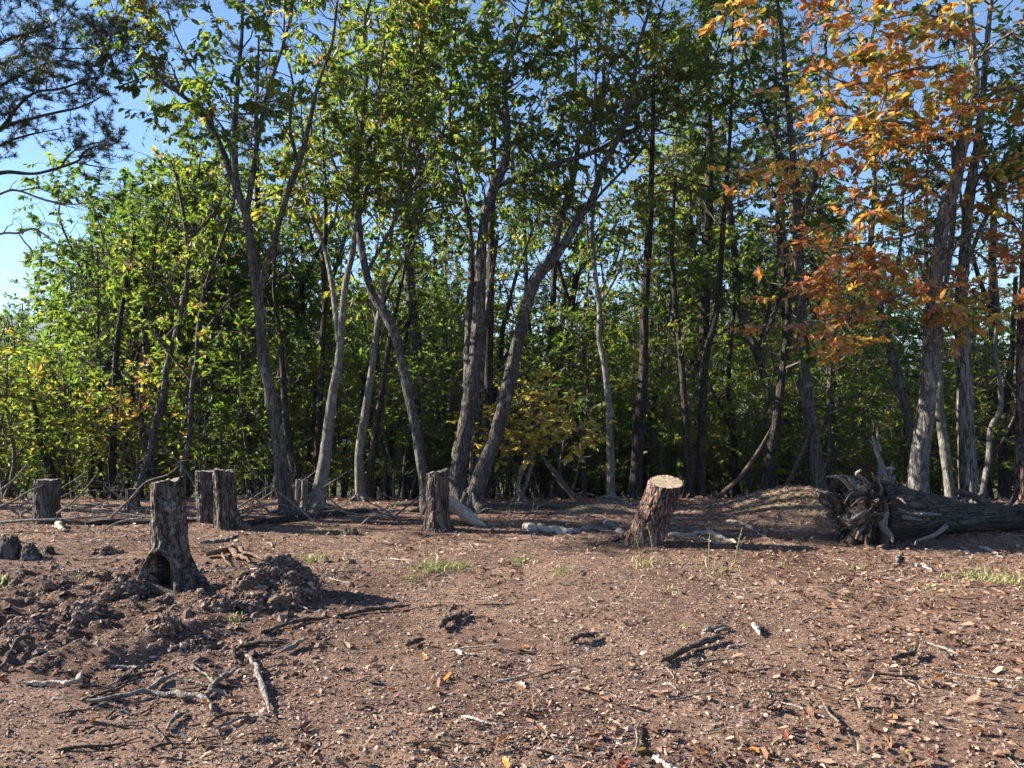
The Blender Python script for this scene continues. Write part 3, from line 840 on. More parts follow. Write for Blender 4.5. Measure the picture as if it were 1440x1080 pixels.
dark('dark_oak_tree', 'shorter dark trunk just right of the dark upright trunk behind the hollow stump', 16,
     [(178, 700, 10), (180, 637, 9), (183, 580, 8), (190, 520, 6), (205, 440, 5), (215, 370, 4), (222, 300, 3)], seed=32, kw=dict(tint=(.5, .18), zmin=1.0))
dark('leaning_oak_tree', 'slanting pale trunk rising behind the hollow stump', 13.2,
     [(185, 712, 14), (207, 653, 13), (220, 593, 12), (230, 560, 11), (234, 520, 10), (247, 470, 9), (254, 440, 8), (263, 393, 7), (262, 330, 6), (250, 260, 4), (240, 225, 3)], mat='bark_grey', seed=33,
     limbs=[[(254, 440, 5), (230, 400, 4), (200, 370, 3), (170, 350, 2)], [(262, 340, 5), (300, 300, 4), (320, 260, 3)], [(240, 490, 4), (200, 455, 3), (140, 440, 2)]], kw=dict(tint=(.52, .2), dens=3.4, zmin=1.3))
dark('slim_oak_tree', 'slim grey trunk with bending top behind the hollow stump and the paired stumps', 13,
     [(255, 712, 12), (258, 660, 11), (267, 610, 10), (270, 547, 9), (277, 503, 8), (279, 460, 7), (290, 400, 6), (312, 340, 5), (330, 280, 4), (325, 240, 3)], mat='bark_grey', seed=34,
     limbs=[[(278, 480, 4), (300, 450, 4), (325, 420, 3), (352, 405, 2)], [(272, 540, 4), (240, 500, 3), (215, 470, 2)]], kw=dict(tint=(.5, .2), dens=3.2, zmin=1.3))
dark('dark_oak_tree', 'dark trunk half hidden behind the tall forked grey oak', 13,
     [(424, 705, 16), (418, 680, 14), (410, 643, 13), (402, 590, 11), (398, 530, 9), (393, 470, 7), (385, 400, 5), (390, 330, 4)], seed=35)
dark('dark_pine_tree', 'thin black pine trunk with bare side branches behind the leaning pale tree', 14,
     [(443, 705, 12), (445, 660, 11), (448, 610, 11), (453, 493, 10), (457, 427, 9), (455, 387, 8), (458, 300, 7), (455, 200, 5), (458, 120, 4)], seed=36, kw=dict(zmin=4.2))
dark('dark_oak_tree', 'dark trunk close beside the slim pale bent trunk', 12.8,
     [(518, 712, 14), (521, 660, 12), (530, 593, 11), (537, 553, 10), (544, 500, 8), (560, 420, 6), (575, 350, 4)], seed=37)
dark('forked_dark_tree', 'dark forked trunk behind the curved grey tree', 16,
     [(548, 705, 12), (550, 660, 11), (553, 600, 9), (560, 560, 7), (566, 500, 6), (580, 430, 4)], seed=38, limbs=[[(552, 610, 7), (543, 575, 6), (538, 540, 4), (530, 480, 3)]])
dark('patchy_oak_tree', 'trunk with pale lichen patches squeezed behind the two furrowed oaks', 12.2,
     [(668, 716, 20), (668, 660, 18), (671, 600, 15), (675, 540, 13), (680, 470, 10), (690, 400, 8), (700, 330, 6)], mat='bark_stump', seed=39)
dark('dark_pine_tree', 'straight black pine trunk seen between the two furrowed oaks', 13.5,
     [(682, 712, 17), (685, 640, 16), (687, 593, 15), (688, 460, 13), (690, 393, 12), (692, 300, 10), (695, 200, 7), (696, 120, 5)], seed=40, kw=dict(zmin=4.5))
dark('dark_pine_tree', 'straight black pine trunk behind the golden yellow maple', 15,
     [(763, 712, 13), (767, 643, 12), (771, 560, 11), (773, 510, 11), (777, 443, 10), (779, 393, 9), (782, 300, 7), (786, 200, 5)], seed=41, kw=dict(zmin=3.5))
dark('big_pine_tree', 'broad black-brown pine trunk right behind the leaning sawn stump', 12.8,
     [(891, 712, 21), (894, 670, 19), (897, 627, 18), (902, 560, 17), (905, 510, 16), (906, 440, 14), (911, 360, 12), (915, 280, 10), (918, 180, 7), (920, 90, 5)], seed=42, kw=dict(zmin=3.8, tint=(.6, .2)))
dark('dark_oak_tree', 'narrow dark trunk touching the broad black-brown pine trunk', 15,
     [(909, 708, 13), (910, 660, 12), (913, 600, 10), (925, 540, 8), (938, 470, 6), (945, 400, 4)], seed=43)
dark('dark_oak_tree', 'left one of the close dark pair of trunks behind the white root', 12.6,
     [(974, 718, 13), (967, 643, 12), (963, 577, 11), (959, 520, 10), (954, 470, 9), (949, 420, 8), (945, 340, 6), (950, 250, 5)], seed=44, kw=dict(tint=(.5, .2)))
dark('dark_pine_tree', 'right one of the close dark pair of trunks behind the white root', 12.7,
     [(984, 718, 15), (987, 627, 14), (989, 560, 13), (993, 500, 12), (1007, 443, 11), (1012, 393, 10), (1018, 300, 8), (1026, 200, 6), (1030, 100, 4)], seed=45, kw=dict(zmin=4.0))
dark('dark_oak_tree', 'dark leaning trunk behind the near edge of the low earth bank', 13,
     [(1074, 714, 16), (1079, 670, 15), (1084, 643, 14), (1092, 590, 13), (1100, 527, 11), (1108, 450, 9), (1105, 380, 7), (1092, 300, 5)], seed=46)
dark('dark_oak_tree', 'dark trunk in the shade left of the dark leaning trunk', 15.5,
     [(1036, 712, 12), (1034, 650, 11), (1031, 600, 10), (1024, 540, 8), (1030, 460, 6), (1040, 380, 4)], seed=47, limbs=[[(1031, 610, 5), (1015, 575, 5), (1000, 545, 4), (990, 500, 3)]])
dark('slim_oak_tree', 'slim pale-streaked trunk right behind the tall straight grey tree at the bank', 13.6,
     [(1172, 710, 12), (1167, 650, 11), (1165, 590, 9), (1168, 520, 8), (1175, 440, 6), (1182, 360, 4)], mat='bark_grey', seed=48)
dark('slim_oak_tree', 'slim trunk with sunlit edge right of the golden yellow maple', 14,
     [(899, 690, 3), (897, 690, 3)] if False else [(820, 712, 9), (822, 660, 8), (818, 600, 7), (824, 540, 6), (820, 460, 5), (828, 380, 4), (824, 300, 3)], mat='bark_grey', seed=49)
dark('dark_oak_tree', 'dark trunk among the leaves left of the far left stump', 14.5,
     [(76, 705, 13), (76, 680, 12), (66, 645, 11), (54, 617, 9), (50, 580, 7), (42, 540, 5), (38, 500, 3)], seed=50, kw=dict(tint=(.55, .2), zmin=.8))
dark('dark_oak_tree', 'dark trunk in the shade behind the reddish trunk and fallen log', 14,
     [(1412, 716, 17), (1412, 660, 15), (1408, 620, 12), (1416, 560, 10), (1424, 480, 8), (1428, 390, 6)], seed=51, limbs=[[(1411, 640, 8), (1425, 600, 7), (1432, 560, 5)]])

# --- the tall pine whose branches reach into the sky on the left
hero('virginia_pine_tree', 'tall pine at the left edge with dark needle tufts against the sky', 11.5,
     [(-150, 745, 30), (-140, 600, 27), (-128, 450, 25), (-120, 300, 22), (-112, 180, 18), (-100, 60, 14), (-96, -60, 11)],
     [[(-122, 300, 8), (-60, 230, 7), (0, 182, 6), (25, 150, 5), (50, 130, 4), (85, 125, 3.5), (120, 112, 2.5), (145, 100, 1.6)],
      [(-124, 330, 8), (-50, 225, 7), (0, 182, 7), (40, 168, 5), (80, 158, 4), (115, 150, 3), (150, 132, 1.8)],
      [(-118, 260, 8), (-60, 180, 7), (-10, 130, 5), (40, 100, 4), (90, 85, 3), (140, 92, 2)],
      [(-110, 170, 7), (-60, 100, 6), (0, 60, 5), (45, 45, 4), (80, 30, 2)],
      [(-100, 60, 7), (-50, 20, 6), (0, -10, 5), (40, -5, 4)],
      [(-125, 350, 7), (-60, 262, 6), (0, 243, 6), (50, 244, 5), (95, 232, 4), (113, 224, 3.5), (116, 215, 3), (140, 205, 2), (178, 200, 1.5)],
      [(105, 228, 2.5), (135, 234, 2), (165, 238, 1.5)],
      [(85, 236, 3), (100, 215, 2.5), (125, 203, 2), (165, 196, 1.2)], [(-120, 320, 6), (-60, 250, 5), (0, 205, 4), (40, 190, 3), (90, 180, 2)],
      [(-112, 200, 6), (-50, 120, 5), (0, 90, 4), (60, 70, 3), (130, 66, 2)]],
     mat='bark_dark', crown_kw=dict(zmin=5.0, dens=7.5, blen=.55, tsp=.05, tlen=.085, per=6, gap=.27, up=.3, seed=3), needles=True, seed=61, ext=3)
# bare lower boughs of the same pine are one dead tree behind it
hero('dead_pine_tree', 'bare grey dead boughs reaching into the sky below the pine needles', 12.2,
     [(-170, 745, 22), (-160, 600, 20), (-150, 480, 18), (-146, 380, 14), (-140, 300, 10), (-138, 230, 6)],
     [[(-148, 400, 6), (-70, 310, 5), (0, 273, 4), (25, 268, 3.5), (60, 280, 3), (95, 287, 2.5), (135, 285, 1.5)],
      [(30, 268, 2.6), (55, 265, 2.2), (85, 278, 1.8), (112, 292, 1.4)],
      [(60, 281, 2), (95, 290, 1.6), (122, 296, 1.2)],
      [(-148, 420, 6), (-70, 350, 5), (0, 329, 4), (25, 328, 3.5), (47, 321, 3), (60, 328, 2.4), (78, 340, 1.6)],
      [(26, 328, 2.6), (36, 342, 2.4), (45, 352, 2.2), (42, 366, 1.6), (32, 376, 1.2)],
      [(50, 322, 2), (58, 336, 1.6), (66, 345, 1.2)]],
     mat='dead', crown_kw=dict(zmin=4.2, dens=3.0, blen=.5, tsp=.11, leaves=0.02, llen=.05, gap=.15, tw=(.1, .3), seed=8), seed=62, ext=0)

# ------------------------------------------------------------------ the wood behind: prototypes and copies
def proto_broadleaf(seed, H, tint, mat='bark_grey', nforks=3, leaves=12, zfrac=.34):
    rs = np.random.RandomState(seed)
    root = thing('forest_tree', 'x', 'tree', (0, 0, 0))
    n = 7
    p = np.cumsum(np.column_stack([rs.normal(0, .16, n), rs.normal(0, .16, n), np.full(n, H * .62 / (n - 1))]), axis=0)
    p[0] = (0, 0, -.4); p[1:, 2] -= p[1, 2] - H * .62 / (n - 1)
    r = np.linspace(.13, .07, n) * H / 11; r[0] *= 1.25
    mb = MB(); tl = [bark_tube(mb, p, r, 10, .008, seed=seed, step=.16)]
    for j in range(nforks):
        a = rs.uniform(0, 6.28); b0 = p[rs.randint(n - 4, n)]
        d = np.array([math.cos(a) * .5, math.sin(a) * .5, 1.0]); q = [b0.copy()]
        for s_ in range(4):
            d = unit(d + rs.normal(size=3) * .18 + np.array([0, 0, .12])); q.append(q[-1] + d * H * .105)
        tl.append(bark_tube(mb, np.array(q), np.linspace(.06, .012, 5) * H / 11, 7, .004, seed=seed + j, step=.16))
    mb.build('trunk', M[mat], root)
    c = crown(tl, rs, H * zfrac, zfull=H * .45, dens=5.5, blen=max(1.35, 1.9 * H / 11), tsp=.14, leaves=leaves, llen=.125, gap=.38, gscale=.7, tint=tint, patch=.24, seed=seed)
    crown_parts(root, c, M['leaf_far'], M['twig'], (LEAF4, LEAF4_T, None), sides=(4, 3))
    return root

def proto_pine(seed, H):
    rs = np.random.RandomState(seed)
    root = thing('forest_pine', 'x', 'tree', (0, 0, 0))
    n = 6
    p = np.column_stack([np.cumsum(rs.normal(0, .1, n)), np.cumsum(rs.normal(0, .1, n)), np.linspace(-.4, H, n)])
    mb = MB(); tr = bark_tube(mb, p, np.linspace(.15, .03, n), 10, .008, seed=seed, step=.2)
    tl = []
    for j in range(34):
        z = H * rs.uniform(.28, .99); a = rs.uniform(0, 6.28)
        L = rs.uniform(.7, 2.3) * (1.1 - .6 * (z / H))
        b0 = np.array([np.interp(z, p[:, 2], p[:, 0]), np.interp(z, p[:, 2], p[:, 1]), z])
        d = np.array([math.cos(a), math.sin(a), rs.uniform(-.1, .3)])
        q = [b0 + d * L * s_ + np.array([rs.normal(0, .05), rs.normal(0, .05), .12 * L * s_ * s_]) for s_ in (0, .33, .66, 1)]
        t = bark_tube(mb, np.array(q), np.linspace(.028, .007, 4), 5, .002, seed=seed + j, step=.2)
        if z > H * .42: tl.append(t)
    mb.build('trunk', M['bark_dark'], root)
    needle_parts(root, tl, rs, zmin=0, dens=5, blen=.6, tsp=.075, tlen=.11, per=4, gap=.25, seed=seed)
    return root

def proto_sapling(seed, H, tint):
    rs = np.random.RandomState(seed)
    root = thing('understory_sapling', 'x', 'tree', (0, 0, 0))
    mb = MB(); tl = []
    for st in range(rs.randint(1, 4)):
        n = 5
        p = np.column_stack([np.cumsum(rs.normal(0, .14, n)), np.cumsum(rs.normal(0, .14, n)), np.linspace(-.2, H * rs.uniform(.7, 1), n)])
        p[0, :2] = rs.normal(0, .08, 2)
        tl.append(bark_tube(mb, p, np.linspace(.028, .008, n), 6, .002, seed=seed, step=.2))
    mb.build('trunk', M['twig'], root)
    c = crown(tl, rs, .45, dens=8, blen=1.0, tsp=.12, leaves=10, llen=.10, gap=.40, gscale=1.5, up=.05, droop=.15, flat=.5, tint=tint, patch=.24, seed=seed)
    crown_parts(root, c, M['leaf_far'], M['twig'], (LEAF4, LEAF4_T, None), sides=(4, 3))
    return root

poles = [proto_broadleaf(151, 11, (.42, .16), 'bark_dark', 2, 9, .55), proto_broadleaf(152, 9.5, (.5, .18), 'bark_dark', 3, 9, .5)]
shorts = [proto_broadleaf(141, 5.2, (.38, .16), 'bark_dark', 3, 12, .28), proto_broadleaf(142, 6.6, (.35, .16), 'bark_grey', 4, 12, .28), proto_broadleaf(143, 8.4, (.42, .18), 'bark_grey', 4, 12, .3)]
protos = [proto_broadleaf(101, 12, (.45, .16)), proto_broadleaf(102, 11, (.38, .15), 'bark_dark'), proto_broadleaf(103, 12.5, (.48, .18), 'bark_grey', 4),
          proto_broadleaf(104, 10, (.52, .2), 'bark_dark'), proto_broadleaf(105, 11.5, (.42, .16), 'bark_grey', 2)]
pines = [proto_pine(111, 12.5), proto_pine(112, 11.5)]
saps = [proto_sapling(121, 3.2, (.50, .16)), proto_sapling(122, 2.4, (.58, .18)), proto_sapling(123, 4.2, (.46, .16)), proto_sapling(124, 2.9, (.68, .18))]
PH = {p: h for p, h in zip(poles + shorts + protos + pines + saps, (11, 9.5, 5.2, 6.6, 8.4, 12, 11, 12.5, 10, 11.5, 12.5, 11.5, 3.2, 2.4, 4.2, 2.9))}

rs = np.random.RandomState(77)
spots, used = [], {}
def top_limit(px):
    return float(np.interp(px, [-800, 0, 50, 80, 105, 125, 150, 240, 330, 400], [440, 425, 425, 470, 450, 350, 290, 212, 200, -300]))
ZONES = [(-9999, 200, 'behind the far left stump'), (200, 420, 'behind the hollow stump and stump pair'),
         (420, 640, 'behind the curved grey tree'), (640, 880, 'behind the twin furrowed oaks'),
         (880, 1060, 'behind the leaning sawn stump'), (1060, 1260, 'behind the low earth bank'), (1260, 9999, 'behind the uprooted log')]
KIND = {0: ('broadleaf tree', 'broadleaf trees'), 1: ('dark pine', 'pines'), 2: ('leafy young understory tree', 'understory saplings'), 3: ('slender dark tree', 'slender dark trees')}
def put(proto, x, y, sc, kind):
    px = 720 + x / y * F
    lim = top_limit(px)
    z = float(ground_h(x, y, False))
    hmax = (560 - lim) / F * y + CAM_H - z
    if kind == 0 and 15 < y < 27 and px > 330 and rs.uniform() < .3: return
    hmax *= rs.uniform(.86, 1.08)
    if kind == 0 and hmax < 10:
        proto = min(shorts, key=lambda q: abs(PH[q] - hmax * .95)); sc = 1.3
    sc = min(sc, hmax / PH[proto])
    if sc < .3 or (px < -60 and y < 32 and kind != 2): return
    zone = next(t for a, b, t in ZONES if a <= px < b)
    tier = 'near' if y < 19 else 'farther back in the wood'
    lab = {0: 'green broadleaf tree', 1: 'dark needled pine', 2: 'young understory tree', 3: 'slender dark trunk'}[kind]
    lab = f"{lab} {zone}" + (' far back' if y >= 19 else '')
    grp = KIND[kind][1] + ' ' + zone + (' deep in the wood' if y >= 19 else ' close by')
    if proto not in used:
        used[proto] = True
        proto.location = (x, y, z); proto.scale = (sc,) * 3; proto.rotation_euler = (0, 0, rs.uniform(0, 6.28))
        proto['label'] = lab; proto['group'] = grp; o = proto
    else:
        o = dup(proto, (x, y, z), rs.uniform(0, 6.28), sc, lab, grp)
    PLACED.append((px, o))

PLACED = []
def scatter(n, ymin, ymax, mind, spread, f, power=1.0):
    k = 0; tries = 0
    while k < n and tries < n * 40:
        tries += 1
        y = ymin + (ymax - ymin) * rs.uniform() ** power
        x = rs.uniform(-spread, spread) * y
        if any((x - a) ** 2 + (y - b) ** 2 < mind ** 2 for a, b in spots): continue
        spots.append((x, y)); k += 1
        f(x, y)
# two crowns standing out against the sky on the left
put(protos[0], *P(245, 560, 17)[:2], 1.0, 0); put(protos[2], *P(150, 560, 19)[:2], 1.0, 0)
put(protos[4], *P(325, 560, 18)[:2], 1.0, 0); put(protos[3], *P(140, 560, 16)[:2], 1.0, 0); put(protos[3], *P(20, 560, 17)[:2], 1.0, 0)
for px_, y_, q_ in ((200, 15.5, 1), (268, 16.5, 2), (305, 19, 2), (170, 18, 2), (232, 20, 2), (95, 18, 0), (335, 15.5, 2)):
    put(shorts[q_], *P(px_, 560, y_)[:2], 1.3, 0)
scatter(105, 15, 55, 1.9, .85, lambda x, y: put(protos[rs.randint(5)], x, y, rs.uniform(.8, 1.2), 0), 1.1)
scatter(24, 15, 40, 1.6, .8, lambda x, y: put(pines[rs.randint(2)], x, y, rs.uniform(.85, 1.15), 1))
scatter(18, 15, 30, 1.6, .75, lambda x, y: put(poles[rs.randint(2)], x, y, rs.uniform(.6, .95), 3), 1.0)
spots.clear()
scatter(70, 13.3, 19, .9, .8, lambda x, y: put(saps[rs.randint(4)], x, y, rs.uniform(.7, 1.5), 2), 1.0)
scatter(60, 20, 46, 1.7, .8, lambda x, y: put(shorts[rs.randint(3)], x, y, rs.uniform(.9, 1.3), 0), 1.0)
scatter(125, 19, 48, 1.1, .8, lambda x, y: put(saps[rs.randint(4)], x, y, rs.uniform(1.0, 2.0), 2), 1.0)

dup(protos[1], (-12.2, 12.0, float(ground_h(-12.2, 12.0, False)) - .05), 1.0, .85, 'oak standing beyond the pine at the left end of the clearing', 'trees past the left edge')
by_label = {}
for px, o in PLACED:
    by_label.setdefault(o['label'], []).append((px, o))
def ordinal(k):
    return f"{k}{'th' if 10 <= k % 100 <= 20 else {1: 'st', 2: 'nd', 3: 'rd'}.get(k % 10, 'th')}"
for lab, lst in by_label.items():
    if len(lst) > 1:
        for k, (px, o) in enumerate(sorted(lst, key=lambda t: t[0])):
            o['label'] = f"{lab}, {ordinal(k + 1)} from left"

# ------------------------------------------------------------------ stumps
def make_stump(name, label, bl, br_, by, tl, tr, ty, seed, mat, cutmat, hollow=None, flare=.45, lobes=5, amp=.012, jag=.02, tilt=(0, 0), d=None, group=None, cells=(9, 14)):
    """stump from its left/right edges at the foot row and the top row of the photograph"""
    base = G((bl + br_) / 2, by)
    dep = base[1] + (br_ - bl) / 2 / F * base[1] * .8
    base = np.array([(((bl + br_) / 2) - 720) / F * dep, dep, 0.0]); base[2] = float(ground_h(base[0], base[1]))
    top = P((tl + tr) / 2, ty, dep)
    rb, rt = (br_ - bl) / 2 / F * dep, (tr - tl) / 2 / F * dep
    root = thing(name, label, 'tree stump', base, group)
    nu, nv = 120, 80
    u = np.arange(nu) * 2 * math.pi / nu
    H = top[2] - base[2]
    v = np.concatenate([[-.12], np.linspace(0, 1, nv - 1)])
    U, V = np.meshgrid(u, v)
    rs = np.random.RandomState(seed)
    rr = rt + (rb - rt) * np.exp(-np.maximum(V, 0) / flare * 1.3)
    lob = fbm(np.stack([np.cos(U) * 1.6, np.sin(U) * 1.6, V * .3], -1), 2, seed)
    rr = rr * (1 + (.5 * (lob - .5)) * np.exp(-np.maximum(V, 0) / flare) + .14 * (lob - .5))
    pn = np.stack([np.cos(U) * cells[0] * .5, np.sin(U) * cells[0] * .5, V * H * cells[1] * .45], -1)
    f1 = np.abs(2 * fbm(pn, 2, seed + 1) - 1)
    f2 = fbm(pn * 3.1, 3, seed + 2)
    rr = rr + amp * (2.0 * np.sqrt(f1) - 1.1) + amp * .7 * (f2 - .5)
    tint = np.full(rr.shape, .5)
    hol = np.zeros(rr.shape)
    if hollow:
        uc, vc, us, vs, depth = hollow
        du = np.abs((U - uc + math.pi) % (2 * math.pi) - math.pi)
        e = np.sqrt((du / us) ** 2 + ((V - vc) / vs) ** 2) + .25 * (fbm(pn * .8, 2, seed + 8) - .5)
        lip = np.exp(-((e - 1.08) / .13) ** 2)
        rr = rr + .045 * lip
        hol = smoothstep(1.0, .86, e)
        rr = rr * (1 - depth * hol)
    Ct = base + (top - base) * np.clip(V, -.12, 1)[..., None]
    # a little S in the axis
    x = Ct[..., 0] + rr * np.cos(U); y = Ct[..., 1] + rr * np.sin(U)
    tn = .5 * rt
    zt = jag * (fbm(np.stack([np.cos(U) * 3, np.sin(U) * 3, U * 0], -1), 3, seed + 4) - .5) * 2
    z = Ct[..., 2] + np.clip(V, 0, 1) ** 4 * (zt + tilt[0] * np.cos(U) * rt + tilt[1] * np.sin(U) * rt)
    vv = np.stack([x, y, z], -1)
    i = np.arange(nv - 1)[:, None] * nu; j = np.arange(nu); jn = (j + 1) % nu
    q = np.stack([i + j, i + jn, i + nu + jn, i + nu + j], -1).reshape(-1, 4)
    mb = MB()
    hf = hol.reshape(-1)
    inside = hf[q].min(axis=1) > .12
    mb.add(vv, quads=q[~inside], mat=0)
    if inside.any():
        m2 = MB(); m2.add(vv, quads=q[inside]); 
        m2.build('hollow', M['rot'], root)
    mb.build('bark', M[mat], root)
    # top
    mb = MB()
    edge = vv[-1]
    cc = edge.mean(axis=0)
    K = 10
    rings = [cc + (edge - cc) * s for s in np.linspace(.985, .04, K)]
    n = len(edge)
    allv = np.vstack(rings)
    dz = .012 * (fbm(np.column_stack([allv[:, :2] * 30, allv[:, 2] * 0]), 3, seed + 6) - .5)
    allv[:, 2] += dz * (jag / .02) + (-.004)
    i = np.arange(K - 1)[:, None] * n; j = np.arange(n); jn = (j + 1) % n
    q = np.stack([i + j, i + jn, i + n + jn, i + n + j], -1).reshape(-1, 4)
    mb.add(allv, quads=q)
    mb.build('cut_face', M[cutmat], root)
    return root, base, H, rb

r1, b1, H1, rb1 = make_stump('hollow_stump', 'tall lichen-spotted stump with a dark rotten hollow at its foot', 194, 289, 832, 214, 258, 676, 201, 'bark_stump', 'cut_grey',
                             hollow=(-1.70, .06, .70, .28, .92), flare=.23, amp=.012, jag=.03, tilt=(.15, 0))
q0 = b1 + np.array([-.20, -.10, 0])
root_tube(r1, [G(176, 842) + [0, 0, .03], G(200, 834) + [0, 0, .07], G(225, 838) + [0, 0, .06], G(250, 830) + [0, 0, .02]], [.04, .065, .06, .04], 'dead_brown', seed=4)
root_tube(r1, [b1 + [.13, -.05, .10], b1 + [.2, -.10, .05], b1 + [.24, -.2, -.04]], [.06, .055, .04], seed=5)

make_stump('grey_stump', 'pale grey flat-topped stump behind and touching the ragged stump', 279, 306, 736, 275, 304, 662, 202, 'bark_grey', 'cut_grey', flare=.2, amp=.012, jag=.02)
r3, b3, H3, rb3 = make_stump('ragged_stump', 'ragged brown stump with split bark and a flaring root, in front of the grey one', 300, 340, 745, 300, 331, 661, 203, 'bark_split', 'cut_grey', flare=.22, amp=.018, jag=.03, tilt=(-.1, 0))
root_tube(r3, [b3 + [.10, -.05, .22], b3 + [.19, -.10, .09], b3 + [.32, -.16, .02], b3 + [.45, -.22, -.03]], [.05, .055, .045, .02], seed=6)
make_stump('furrowed_stump', 'upright deeply furrowed stump in front of the curved grey tree', 592, 638, 748, 599, 632, 663, 204, 'bark_split', 'cut_grey', flare=.2, amp=.017, jag=.03, tilt=(.25, 0))
r5, b5, H5, rb5 = make_stump('sawn_stump', 'leaning red-barked pine stump with a clean pale sawn top', 878, 929, 768, 914, 960, 677, 205, 'bark_red', 'cut', flare=.55, amp=.020, jag=.006, tilt=(-.02, .30), cells=(11, 12))
for k, (ox, oy, s) in enumerate(((-.26, .10, .6),)):
    root_tube(r5, [b5 + [ox * .5, oy * .5, .12], b5 + [ox, oy, .05], b5 + [ox * 1.7, oy * 1.6, -.03]], [.07 * s, .06 * s, .03], 'bark_red', seed=10 + k)
make_stump('far_stump', 'dark shaded stump at the far left among dead branches', 48, 86, 737, 51, 83, 674, 206, 'bark_grey', 'cut_grey', flare=.2, amp=.014)
make_stump('thin_stump', 'left one of the two thin short stumps beside the leaning pale tree', 415, 423, 715, 416, 423, 674, 207, 'bark_pale', 'cut_grey', flare=.2, amp=.004)
make_stump('thin_stump', 'right one of the two thin short stumps beside the leaning pale tree', 424, 434, 716, 424, 433, 675, 208, 'bark_pale', 'cut_grey', flare=.2, amp=.004)
make_stump('low_stump', 'low broad grey stump half hidden behind the hollow stump', 176, 198, 716, 178, 196, 687, 209, 'bark_grey', 'cut_grey', flare=.2, amp=.01)

